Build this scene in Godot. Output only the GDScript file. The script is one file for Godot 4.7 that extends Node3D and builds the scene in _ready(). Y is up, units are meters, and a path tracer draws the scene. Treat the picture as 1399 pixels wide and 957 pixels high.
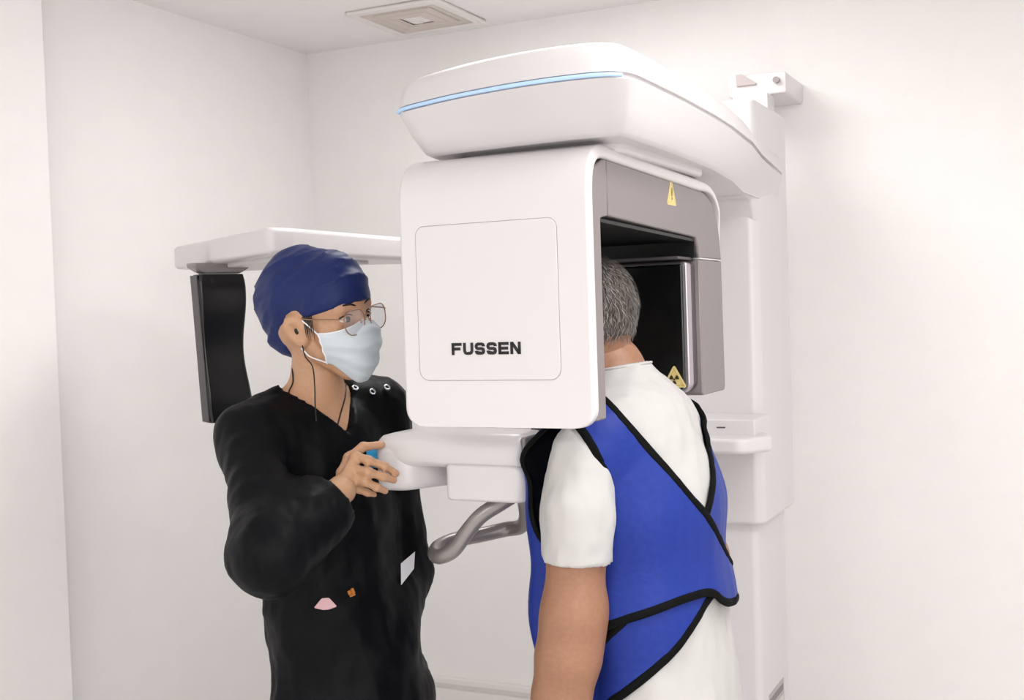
extends Node3D
# A dental imaging room: a white panoramic X-ray unit, its patient and its operator.
# The room and the unit share one frame: u runs along the back wall, v towards it (26 degrees off the view axis).
const TURN := 0.45378561
const FRAME := Vector2(1399, 957)
var mats := {}

func _ready():
	set_view_and_light()
	make_materials()
	build_room()
	build_unit()
	build_operator()
	build_patient()

# ------------------------------------------------------------------ view, light, exposure
func set_view_and_light():
	var cam := Camera3D.new()
	cam.name = "camera"
	cam.fov = rad_to_deg(2.0 * atan(FRAME.y * 0.5 / 1600.0))
	cam.position = Vector3(0, 1.55, 0)
	cam.rotation = Vector3(deg_to_rad(-1.75), 0, deg_to_rad(-1.9))
	cam.near = 0.05
	add_child(cam)
	cam.current = true
	var env := Environment.new()
	env.background_mode = Environment.BG_COLOR
	env.background_color = Color(0.05, 0.05, 0.05)
	env.tonemap_mode = Environment.TONE_MAPPER_LINEAR
	env.tonemap_exposure = 0.93
	env.sdfgi_enabled = true
	env.ssao_enabled = true
	env.ssil_enabled = true
	var we := WorldEnvironment.new()
	we.name = "world_environment"
	we.environment = env
	add_child(we)
	# unseen window right of and behind the camera, placed to light right-hand faces
	var win := AreaLight3D.new()
	win.name = "unseen_window_light"
	win.area_size = Vector2(2.3, 1.35)
	win.light_energy = 5.0
	win.light_color = Color(1.0, 0.995, 0.99)
	win.area_range = 15.0
	win.shadow_enabled = true
	add_child(win)
	win.position = W3(2.17, -1.45, 1.65)
	win.rotation.y = -TURN + PI / 2
	# ceiling panels, all out of view: u, v, size u, size v, energy
	unseen_ceiling_panel(0.40, 1.70, 1.2, 0.6, 2.7, "unseen long LED ceiling panel lighting the right side of the X-ray unit")  # out of view, lights the faces that look right
	unseen_ceiling_panel(0.75, -1.35, 1.2, 0.6, 1.2, "unseen long LED ceiling panel behind the camera near the window, lighting the front of the unit")  # out of view, lights the unit from behind the camera
	unseen_ceiling_panel(-0.9, -1.2, 1.2, 0.6, 3.2, "added long LED fill panel behind the camera, brightening the left and back walls")  # added fill to lift the left side and the back wall
	unseen_ceiling_panel(-1.22, 2.68, 0.6, 0.6, 1.2, "unseen square LED ceiling panel above the side arm, lighting the left and back walls")  # out of view, lights the left and back walls

func unseen_ceiling_panel(u, v, su, sv, energy, label):  # lamp above the frame, placed for what it lights
	var t = thing("unseen_ceiling_light", label, "unseen ceiling light", W3(u, v, 2.53), "unseen LED ceiling panels")
	t.rotation.y = -TURN
	var fr := Buf.new()
	extrude_frame(fr, rrect(su + 0.05, sv + 0.05, 0.008, 2), rrect(su, sv, 0.004, 2), flat_down(), 0.014)
	put("frame", fr, plain(Color(0.92, 0.92, 0.92), 0.5), t)
	var df := Buf.new()
	extrude(df, rrect(su, sv, 0.004, 2), flat_down(), 0.006, 0.0, 1)
	var em := plain(Color(0.95, 0.95, 0.95), 0.6)
	em.emission_enabled = true
	em.emission = Color(1.0, 0.985, 0.96)
	em.emission_energy_multiplier = 1.0
	put("diffuser", df, em, t)
	var l := AreaLight3D.new()
	l.name = "unseen_panel_light"
	l.area_size = Vector2(su, sv)
	l.light_energy = energy
	l.light_color = Color(1.0, 0.995, 0.985)
	l.area_range = 12.0
	l.shadow_enabled = true
	t.add_child(l)
	l.position = Vector3(0, -0.02, 0)
	l.rotation = Vector3(-PI / 2, 0, 0)

# ------------------------------------------------------------------ mesh helpers
class Buf:
	var v := PackedVector3Array()
	var i := PackedInt32Array()
	var c := PackedColorArray()
	var soft := PackedInt32Array()
	# makes triangles from index `from` on face outwards (front faces run clockwise)
	func outward(from: int):
		var vol := 0.0
		for k in range(from, i.size(), 3):
			vol += v[i[k]].dot(v[i[k + 1]].cross(v[i[k + 2]]))
		if vol > 0.0:
			for k in range(from, i.size(), 3):
				var s := i[k + 1]
				i[k + 1] = i[k + 2]
				i[k + 2] = s
	func paint(from: int, col: Color):
		while c.size() < v.size():
			c.append(col if c.size() >= from else Color.WHITE)

func W3(u, v, h) -> Vector3:
	return Vector3(u * cos(TURN) + v * sin(TURN), h, u * sin(TURN) - v * cos(TURN))
func C3(x, h, depth) -> Vector3:
	return Vector3(x, h, -depth)

func mesh_of(b: Buf, shift := Vector3.ZERO) -> ArrayMesh:
	var n := PackedVector3Array()
	n.resize(b.v.size())
	for k in range(0, b.i.size(), 3):
		var p := b.v[b.i[k]]
		var q := (b.v[b.i[k + 2]] - p).cross(b.v[b.i[k + 1]] - p)
		for j in 3:
			n[b.i[k + j]] += q
	for k in n.size():
		n[k] = n[k].normalized() if n[k].length_squared() > 1e-20 else Vector3.UP
	var v := b.v
	if shift != Vector3.ZERO:
		v = PackedVector3Array()
		v.resize(b.v.size())
		for k in v.size():
			v[k] = b.v[k] - shift
	var a := []
	a.resize(Mesh.ARRAY_MAX)
	a[Mesh.ARRAY_VERTEX] = v
	a[Mesh.ARRAY_NORMAL] = n
	a[Mesh.ARRAY_INDEX] = b.i
	if b.c.size() == b.v.size():
		a[Mesh.ARRAY_COLOR] = b.c
	var m := ArrayMesh.new()
	m.add_surface_from_arrays(Mesh.PRIMITIVE_TRIANGLES, a)
	return m

func put(called: String, b: Buf, m: Material, parent: Node, label := "", shift := Vector3.ZERO) -> MeshInstance3D:
	var o := MeshInstance3D.new()
	o.name = called
	o.mesh = mesh_of(b, shift)
	o.material_override = m
	if label: o.set_meta("label", label)
	parent.add_child(o, true)
	return o
func thing(called: String, label: String, category: String, at: Vector3, group := "") -> Node3D:
	var o := Node3D.new()
	o.name = called
	o.set_meta("label", label)
	o.set_meta("category", category)
	if group: o.set_meta("group", group)
	add_child(o, true)
	o.position = at
	return o
func structure(called: String, b: Buf, m: Material, label: String, category: String) -> MeshInstance3D:
	var o := put(called, b, m, self, label)
	o.set_meta("kind", "structure")
	o.set_meta("category", category)
	return o

# rings of equal length, joined in order; ends capped flat
func rings(b: Buf, R: Array, cap0 := true, cap1 := true, loop := false):
	var from := b.i.size()
	var n: int = R[0].size()
	var base := b.v.size()
	for r in R:
		b.v.append_array(r)
	var m := R.size()
	for a in (m if loop else m - 1):
		var a2 := (a + 1) % m
		for k in n:
			var k2 := (k + 1) % n
			var p := base + a * n + k
			var q := base + a * n + k2
			var r := base + a2 * n + k
			var s := base + a2 * n + k2
			b.i.append_array([p, q, s, p, s, r])
	if not loop:
		if cap0: cap(b, R[0], true)
		if cap1: cap(b, R[m - 1], false)
	b.outward(from)

func cap(b: Buf, ring: PackedVector3Array, rev: bool):
	var nrm := Vector3.ZERO
	var n := ring.size()
	for k in n:
		nrm += ring[k].cross(ring[(k + 1) % n])
	if nrm.length() < 1e-12: return
	nrm = nrm.normalized()
	var ax := nrm.cross(Vector3.UP if absf(nrm.y) < 0.9 else Vector3.RIGHT).normalized()
	var ay := nrm.cross(ax)
	var p2 := PackedVector2Array()
	for p in ring: p2.append(Vector2(p.dot(ax), p.dot(ay)))
	var t := Geometry2D.triangulate_polygon(p2)
	var base := b.v.size()
	b.v.append_array(ring)
	for k in range(0, t.size(), 3):
		var q := (p2[t[k + 1]] - p2[t[k]]).cross(p2[t[k + 2]] - p2[t[k]])
		var fl := (q < 0.0)
		if rev: fl = not fl
		if fl: b.i.append_array([base + t[k], base + t[k + 2], base + t[k + 1]])
		else: b.i.append_array([base + t[k], base + t[k + 1], base + t[k + 2]])

func rrect(w: float, h: float, r: float, seg := 5) -> PackedVector2Array:
	return rrect4(w, h, [r, r, r, r], seg)
# corner radii: bottom left, bottom right, top right, top left
func rrect4(w: float, h: float, r: Array, seg := 5) -> PackedVector2Array:
	var p := PackedVector2Array()
	var sg := [Vector2(-1, -1), Vector2(1, -1), Vector2(1, 1), Vector2(-1, 1)]
	for k in 4:
		var c := Vector2(sg[k].x * (w / 2 - r[k]), sg[k].y * (h / 2 - r[k]))
		for j in seg + 1:
			var a := PI + k * PI / 2 + PI / 2 * j / seg
			p.append(c + Vector2(cos(a), sin(a)) * r[k])
	return p
# a closed outline through points with rounded corners: [x, y, radius]
func rounded(pts: Array, seg := 6) -> PackedVector2Array:
	var out := PackedVector2Array()
	var n := pts.size()
	for k in n:
		var p := Vector2(pts[k][0], pts[k][1])
		var a := Vector2(pts[(k + n - 1) % n][0], pts[(k + n - 1) % n][1])
		var c := Vector2(pts[(k + 1) % n][0], pts[(k + 1) % n][1])
		var r: float = pts[k][2]
		if r <= 0.0:
			out.append(p)
			continue
		var da := (a - p).normalized()
		var dc := (c - p).normalized()
		var half := acos(clampf(da.dot(dc), -1, 1)) / 2
		var d := minf(r / tan(half), minf(p.distance_to(a), p.distance_to(c)) * 0.49)
		var s := p + da * d
		var e := p + dc * d
		for j in seg + 1:
			var t := float(j) / seg
			out.append(s.lerp(p, t).lerp(p.lerp(e, t), t))
	return out
func inset(p: PackedVector2Array, d: float) -> PackedVector2Array:
	if d == 0.0: return p
	var area := 0.0
	var n := p.size()
	for k in n: area += p[k].cross(p[(k + 1) % n])
	var sg := signf(area)
	var out := PackedVector2Array()
	for k in n:
		var a := p[(k + n - 1) % n]
		var c := p[(k + 1) % n]
		var e1 := (p[k] - a)
		var e2 := (c - p[k])
		if e1.length() < 1e-7: e1 = e2
		if e2.length() < 1e-7: e2 = e1
		var n1 := Vector2(-e1.y, e1.x).normalized() * sg
		var n2 := Vector2(-e2.y, e2.x).normalized() * sg
		var m := (n1 + n2)
		if m.length() < 1e-6: m = n1
		m = m.normalized()
		out.append(p[k] + m * d / maxf(0.35, m.dot(n1)))
	return out
func flat_down() -> Transform3D:   # outline x, y to x, -z; extrusion goes down
	return Transform3D(Basis(Vector3(1, 0, 0), Vector3(0, 0, -1), Vector3(0, -1, 0)), Vector3.ZERO)
# outline in the xy plane of t, extruded along its z with rounded edges
func extrude(b: Buf, o: PackedVector2Array, t: Transform3D, depth: float, bevel := 0.004, steps := 3):
	var R := []
	if bevel <= 0.0:
		for z in [0.0, depth]:
			R.append(lift(o, t, z))
	else:
		for k in steps + 1:
			var a := PI / 2 * k / steps
			R.append(lift(inset(o, bevel * (1.0 - sin(a))), t, bevel * (1.0 - cos(a))))
		for k in steps + 1:
			var a := PI / 2 * (steps - k) / steps
			R.append(lift(inset(o, bevel * (1.0 - sin(a))), t, depth - bevel * (1.0 - cos(a))))
	if bevel <= 0.0:
		# hard edges: side faces get their own vertices
		var from := b.i.size()
		var n := o.size()
		for k in n:
			var k2 := (k + 1) % n
			var base := b.v.size()
			b.v.append_array([R[0][k], R[0][k2], R[1][k2], R[1][k]])
			b.i.append_array([base, base + 1, base + 2, base, base + 2, base + 3])
		cap(b, R[0], true)
		cap(b, R[1], false)
		b.outward(from)
	else:
		rings(b, R)
func lift(o: PackedVector2Array, t: Transform3D, z: float) -> PackedVector3Array:
	var r := PackedVector3Array()
	for p in o: r.append(t * Vector3(p.x, p.y, z))
	return r
# a flat frame between two outlines of equal length
func extrude_frame(b: Buf, o: PackedVector2Array, inn: PackedVector2Array, t: Transform3D, depth: float, bevel := 0.002):
	var R := [lift(o, t, 0), lift(o, t, depth - bevel), lift(inset(o, bevel), t, depth), lift(inset(inn, -bevel), t, depth), lift(inn, t, depth - bevel), lift(inn, t, 0)]
	rings(b, R, false, false, true)
func box(b: Buf, t: Transform3D, size: Vector3, bevel := 0.003):
	# centred box
	var tt := t * Transform3D(Basis(), Vector3(0, 0, -size.z / 2))
	if bevel > 0.0:
		extrude(b, rrect(size.x, size.y, bevel, 3), tt, size.z, bevel * 0.99, 3)
	else:
		extrude(b, PackedVector2Array([Vector2(-size.x / 2, -size.y / 2), Vector2(size.x / 2, -size.y / 2), Vector2(size.x / 2, size.y / 2), Vector2(-size.x / 2, size.y / 2)]), tt, size.z, 0.0, 1)
func smooth_path(p: Array, sub := 8, closed := false) -> PackedVector3Array:
	var out := PackedVector3Array()
	var n := p.size()
	var last := n if closed else n - 1
	for k in last:
		var p0: Vector3 = p[(k - 1 + n) % n] if (closed or k > 0) else p[0] * 2.0 - p[1]
		var p1: Vector3 = p[k]
		var p2: Vector3 = p[(k + 1) % n]
		var p3: Vector3 = p[(k + 2) % n] if (closed or k + 2 < n) else p[n - 1] * 2.0 - p[n - 2]
		for j in sub:
			out.append(p1.cubic_interpolate(p2, p0, p3, float(j) / sub))
	if not closed: out.append(p[n - 1])
	return out
# tube along a path; radius a float or an array; flat squeezes it along `wide`
func tube(b: Buf, path: PackedVector3Array, radius, sides := 10, round_ends := false, closed := false, squeeze := 1.0, face := Vector3.ZERO):
	var n := path.size()
	var R := []
	var up := Vector3.UP
	var prev := Vector3.ZERO
	for k in n:
		var a := path[(k - 1 + n) % n] if (closed or k > 0) else path[0]
		var c := path[(k + 1) % n] if (closed or k < n - 1) else path[n - 1]
		var d := (c - a).normalized()
		if k == 0:
			up = face if face != Vector3.ZERO else (Vector3.UP if absf(d.y) < 0.9 else Vector3.RIGHT)
		if face != Vector3.ZERO: up = face
		up = (up - d * up.dot(d)).normalized()
		var side := d.cross(up)
		var r: float = radius if (radius is float) else radius[mini(k, radius.size() - 1)]
		if round_ends and k == 0 and not closed:
			for j in 3: R.append(circle(sides, side, up * squeeze, path[0] - d * r * cos(PI / 6 * j) * 0.9, maxf(0.0002, r * sin(PI / 6 * j))))
		R.append(circle(sides, side, up * squeeze, path[k], r))
		if round_ends and k == n - 1 and not closed:
			for j in 3: R.append(circle(sides, side, up * squeeze, path[k] + d * r * cos(PI / 6 * (2 - j)) * 0.9, maxf(0.0002, r * sin(PI / 6 * (2 - j)))))
		prev = d
	rings(b, R, true, true, closed)
func circle(sides: int, side: Vector3, up: Vector3, at: Vector3, rr: float) -> PackedVector3Array:
	var o := PackedVector3Array()
	for j in sides:
		var g := TAU * j / sides
		o.append(at + side * cos(g) * rr + up * sin(g) * rr)
	return o
func ball(b: Buf, t: Transform3D, seg := 14):
	var R := []
	for k in range(0, seg / 2 + 1):
		var a := PI * k / (seg / 2)
		var o := PackedVector3Array()
		for j in seg:
			var g := TAU * j / seg
			o.append(t * Vector3(maxf(sin(a), 0.001) * cos(g), cos(a), maxf(sin(a), 0.001) * sin(g)))
		R.append(o)
	rings(b, R, false, false)
# flat filled outline just above a surface
func decal(b: Buf, o: PackedVector2Array, t: Transform3D, z: float, col: Color):
	var from := b.v.size()
	extrude(b, o, t * Transform3D(Basis(), Vector3(0, 0, z)), 0.0004, 0.0, 1)
	b.paint(from, col)

# ------------------------------------------------------------------ smooth bodies: blended tapered capsules, meshed as surface nets
# a bone: [from, to, radius from, radius to, side axis, side scale]
func bone_dist(q: Array, p: Vector3) -> float:
	var ab: Vector3 = q[1] - q[0]
	var t := clampf((p - q[0]).dot(ab) / maxf(ab.length_squared(), 1e-9), 0.0, 1.0)
	var e: Vector3 = p - q[0] - ab * t
	if q.size() > 4:
		var s: Vector3 = q[4]
		e -= s * (e.dot(s) * (1.0 - 1.0 / q[5]))
	return e.length() - (q[2] + (q[3] - q[2]) * t)
func field(bones: Array, k: float, p: Vector3) -> float:
	var acc := 0.0
	for q in bones:
		acc += exp(-bone_dist(q, p) / k)
	return -k * log(maxf(acc, 1e-9))
func nets(b: Buf, bones: Array, k: float, cell: float, bump := "", cut := ""):
	var lo := Vector3(1e9, 1e9, 1e9)
	var hi := -lo
	var pad := 2.5 * k + 2.0 * cell
	for q in bones:
		var r: float = maxf(q[2], q[3]) * (maxf(q[5], 1.0) if q.size() > 4 else 1.0) + pad
		var e := Vector3(r, r, r)
		lo = lo.min((q[0] as Vector3).min(q[1]) - e)
		hi = hi.max((q[0] as Vector3).max(q[1]) + e)
	var nx := int((hi.x - lo.x) / cell) + 2
	var ny := int((hi.y - lo.y) / cell) + 2
	var nz := int((hi.z - lo.z) / cell) + 2
	var acc := PackedFloat32Array()
	acc.resize(nx * ny * nz)
	var sxy := nx * ny
	var ik := 1.0 / k
	for q in bones:
		var a: Vector3 = q[0]
		var c: Vector3 = q[1]
		var ra: float = q[2]
		var rd: float = q[3] - q[2]
		var ab := c - a
		var inv := 1.0 / maxf(ab.length_squared(), 1e-9)
		var squash: bool = q.size() > 4
		var sd: Vector3 = q[4] if squash else Vector3.ZERO
		var sc: float = (1.0 - 1.0 / q[5]) if squash else 0.0
		var rr: float = maxf(q[2], q[3]) * (maxf(q[5], 1.0) if squash else 1.0) + pad
		var l := (a.min(c) - lo - Vector3(rr, rr, rr)) / cell
		var h := (a.max(c) - lo + Vector3(rr, rr, rr)) / cell
		for z in range(maxi(0, int(l.z)), mini(nz, int(h.z) + 2)):
			for y in range(maxi(0, int(l.y)), mini(ny, int(h.y) + 2)):
				var row := z * sxy + y * nx
				for x in range(maxi(0, int(l.x)), mini(nx, int(h.x) + 2)):
					var e := lo + Vector3(x, y, z) * cell - a
					var t := clampf(e.dot(ab) * inv, 0.0, 1.0)
					e -= ab * t
					if squash: e -= sd * (e.dot(sd) * sc)
					var d := e.length() - ra - rd * t
					if d < pad: acc[row + x] += exp(-d * ik)
	var has_bump := bump != ""
	var has_cut := cut != ""
	for z in nz:
		for y in ny:
			for x in nx:
				var id := z * sxy + y * nx + x
				if acc[id] <= 0.0:
					acc[id] = 1.0
					continue
				var f := -k * log(acc[id])
				if has_bump and absf(f) < 4.0 * cell: f += bump_at(bump, lo + Vector3(x, y, z) * cell)
				if has_cut and f < 3.0 * cell: f = maxf(f, cut_at(cut, lo + Vector3(x, y, z) * cell))
				acc[id] = f
	var ids := {}
	var from := b.i.size()
	var off := [0, 1, nx, nx + 1, sxy, sxy + 1, sxy + nx, sxy + nx + 1]
	var cx := [0, 1, 0, 1, 0, 1, 0, 1]
	var cy := [0, 0, 1, 1, 0, 0, 1, 1]
	var cz := [0, 0, 0, 0, 1, 1, 1, 1]
	var edges := [[0, 1], [2, 3], [4, 5], [6, 7], [0, 2], [1, 3], [4, 6], [5, 7], [0, 4], [1, 5], [2, 6], [3, 7]]
	for z in nz - 1:
		for y in ny - 1:
			var row := z * sxy + y * nx
			for x in nx - 1:
				var id := row + x
				var neg := 0
				for j in 8:
					if acc[id + off[j]] < 0.0: neg += 1
				if neg == 0 or neg == 8: continue
				var s := Vector3.ZERO
				var cnt := 0
				for e in edges:
					var f0 := acc[id + off[e[0]]]
					var f1 := acc[id + off[e[1]]]
					if (f0 < 0.0) != (f1 < 0.0):
						var t := f0 / (f0 - f1)
						s += Vector3(lerpf(cx[e[0]], cx[e[1]], t), lerpf(cy[e[0]], cy[e[1]], t), lerpf(cz[e[0]], cz[e[1]], t))
						cnt += 1
				ids[id] = b.v.size()
				b.v.append(lo + (Vector3(x, y, z) + s / cnt) * cell)
	for id in ids:
		var f0: float = acc[id]
		for ax in 3:
			var d1: int = [1, nx, sxy][ax]
			var f1: float = acc[id + d1]
			if (f0 < 0.0) == (f1 < 0.0): continue
			var d2: int = [nx, sxy, 1][ax]
			var d3: int = [sxy, 1, nx][ax]
			if not (ids.has(id - d2) and ids.has(id - d3) and ids.has(id - d2 - d3)): continue
			var p: int = ids[id]
			var q: int = ids[id - d2]
			var r: int = ids[id - d2 - d3]
			var w: int = ids[id - d3]
			if f0 < 0.0: b.i.append_array([p, r, q, p, w, r])
			else: b.i.append_array([p, q, r, p, r, w])
	b.outward(from)

# ------------------------------------------------------------------ materials
func plain(col: Color, rough: float, metal := 0.0) -> StandardMaterial3D:
	var m := StandardMaterial3D.new()
	m.albedo_color = col
	m.roughness = rough
	m.metallic = metal
	return m
func noise_tex(freq: float, seed_: int, lo: Color, hi: Color, normal := false, strength := 2.0, size := 256) -> NoiseTexture2D:
	var n := FastNoiseLite.new()
	n.seed = seed_
	n.frequency = freq
	n.fractal_octaves = 4
	var t := NoiseTexture2D.new()
	t.noise = n
	t.width = size
	t.height = size
	t.seamless = true
	if normal:
		t.as_normal_map = true
		t.bump_strength = strength
	else:
		var g := Gradient.new()
		g.set_color(0, lo)
		g.set_color(1, hi)
		t.color_ramp = g
	return t
func grained(col: Color, rough: float, spread: float, freq: float, scale: float, seed_: int, bump := 0.0, metal := 0.0) -> StandardMaterial3D:
	var m := plain(Color.WHITE, rough, metal)
	m.albedo_texture = noise_tex(freq, seed_, col.darkened(spread), col.lightened(spread * 0.5))
	m.uv1_triplanar = true
	m.uv1_scale = Vector3.ONE * scale
	if bump > 0.0:
		m.normal_enabled = true
		m.normal_texture = noise_tex(freq, seed_ + 7, Color.BLACK, Color.WHITE, true, 3.0)
		m.normal_scale = bump
	return m
func make_materials():
	mats.wall = grained(Color(0.966, 0.956, 0.953), 0.85, 0.012, 0.02, 1.5, 3, 0.12)
	mats.ceiling = grained(Color(0.97, 0.962, 0.96), 0.9, 0.01, 0.02, 1.2, 5, 0.1)
	mats.floor = grained(Color(0.91, 0.90, 0.893), 0.45, 0.05, 0.03, 1.0, 9)  # floor is out of view; its pale tone bounces light to the ceiling
	mats.trim = plain(Color(0.925, 0.905, 0.895), 0.5)
	mats.shell = plain(Color(0.86, 0.845, 0.85), 0.32)
	mats.shell.clearcoat_enabled = true
	mats.shell.clearcoat = 0.25
	mats.shell.clearcoat_roughness = 0.25
	mats.panel = plain(Color(0.855, 0.84, 0.845), 0.38)
	mats.frame_grey = plain(Color(0.53, 0.50, 0.50), 0.42, 0.1)
	mats.silver = plain(Color(0.72, 0.69, 0.72), 0.3, 0.7)
	mats.black_gloss = plain(Color(0.035, 0.04, 0.05), 0.22)
	mats.black_matt = plain(Color(0.02, 0.022, 0.026), 0.45)
	mats.ink = plain(Color(0.03, 0.03, 0.035), 0.5)
	mats.dark_grey = plain(Color(0.3, 0.28, 0.29), 0.45)
	mats.handle = plain(Color(0.58, 0.555, 0.55), 0.3, 0.35)
	mats.print = plain(Color.WHITE, 0.45)
	mats.print.vertex_color_use_as_albedo = true
	mats.led = plain(Color(0.74, 0.84, 0.93), 0.4)
	mats.led.emission_enabled = true
	mats.led.emission = Color(0.42, 0.72, 1.0)
	mats.led.emission_energy_multiplier = 0.2
	mats.cyan = plain(Color(0.25, 0.68, 0.92), 0.35)
	mats.skin_f = grained(Color(0.775, 0.60, 0.47), 0.5, 0.05, 0.05, 9.0, 21, 0.1)
	mats.skin_f.subsurf_scatter_enabled = true
	mats.skin_f.subsurf_scatter_strength = 0.08
	mats.skin_m = grained(Color(0.63, 0.45, 0.345), 0.5, 0.07, 0.05, 7.0, 23, 0.15)
	mats.skin_m.subsurf_scatter_enabled = true
	mats.skin_m.subsurf_scatter_strength = 0.08
	mats.scrubs = grained(Color(0.022, 0.027, 0.04), 0.46, 0.12, 0.08, 14.0, 31, 0.25)
	mats.scrubs.metallic_specular = 0.2
	mats.cap = grained(Color(0.11, 0.165, 0.37), 0.45, 0.06, 0.06, 10.0, 33, 0.15)
	mats.cap.metallic_specular = 0.3
	mats.mask = grained(Color(0.82, 0.862, 0.888), 0.75, 0.03, 0.08, 20.0, 35, 0.2)
	mats.mask_edge = plain(Color(0.93, 0.93, 0.94), 0.7)
	mats.shirt = grained(Color(0.77, 0.764, 0.758), 0.8, 0.015, 0.08, 18.0, 37, 0.2)
	mats.apron = grained(Color(0.14, 0.22, 0.57), 0.5, 0.05, 0.04, 6.0, 41, 0.25)
	mats.apron.metallic_specular = 0.3
	mats.binding = grained(Color(0.03, 0.035, 0.035), 0.7, 0.2, 0.1, 30.0, 43)
	mats.binding.metallic_specular = 0.15
	mats.lining = plain(Color(0.015, 0.018, 0.035), 0.7)
	mats.lining.metallic_specular = 0.1
	mats.hair_grey = plain(Color.WHITE, 0.55)
	mats.hair_grey.vertex_color_use_as_albedo = true
	mats.hair_black = plain(Color(0.04, 0.035, 0.035), 0.5)
	mats.trousers = grained(Color(0.12, 0.12, 0.14), 0.8, 0.1, 0.06, 10.0, 45)
	mats.shoe = plain(Color(0.1, 0.1, 0.11), 0.6)
	mats.wire = plain(Color(0.62, 0.47, 0.38), 0.3, 0.6)
	mats.lens = plain(Color(0.95, 0.95, 1.0, 0.1), 0.05)
	mats.lens.transparency = BaseMaterial3D.TRANSPARENCY_ALPHA
	mats.cord_black = plain(Color(0.05, 0.035, 0.03), 0.6)
	mats.cord_red = plain(Color(0.5, 0.12, 0.08), 0.7)
	mats.eye_white = plain(Color(0.9, 0.88, 0.86), 0.2)
	mats.eye_dark = plain(Color(0.06, 0.035, 0.025), 0.15)
	mats.card = plain(Color(0.9, 0.9, 0.92), 0.5)
	mats.pink = plain(Color(0.82, 0.66, 0.68), 0.6)
	mats.snap = plain(Color(0.8, 0.82, 0.86), 0.25, 0.8)

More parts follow.
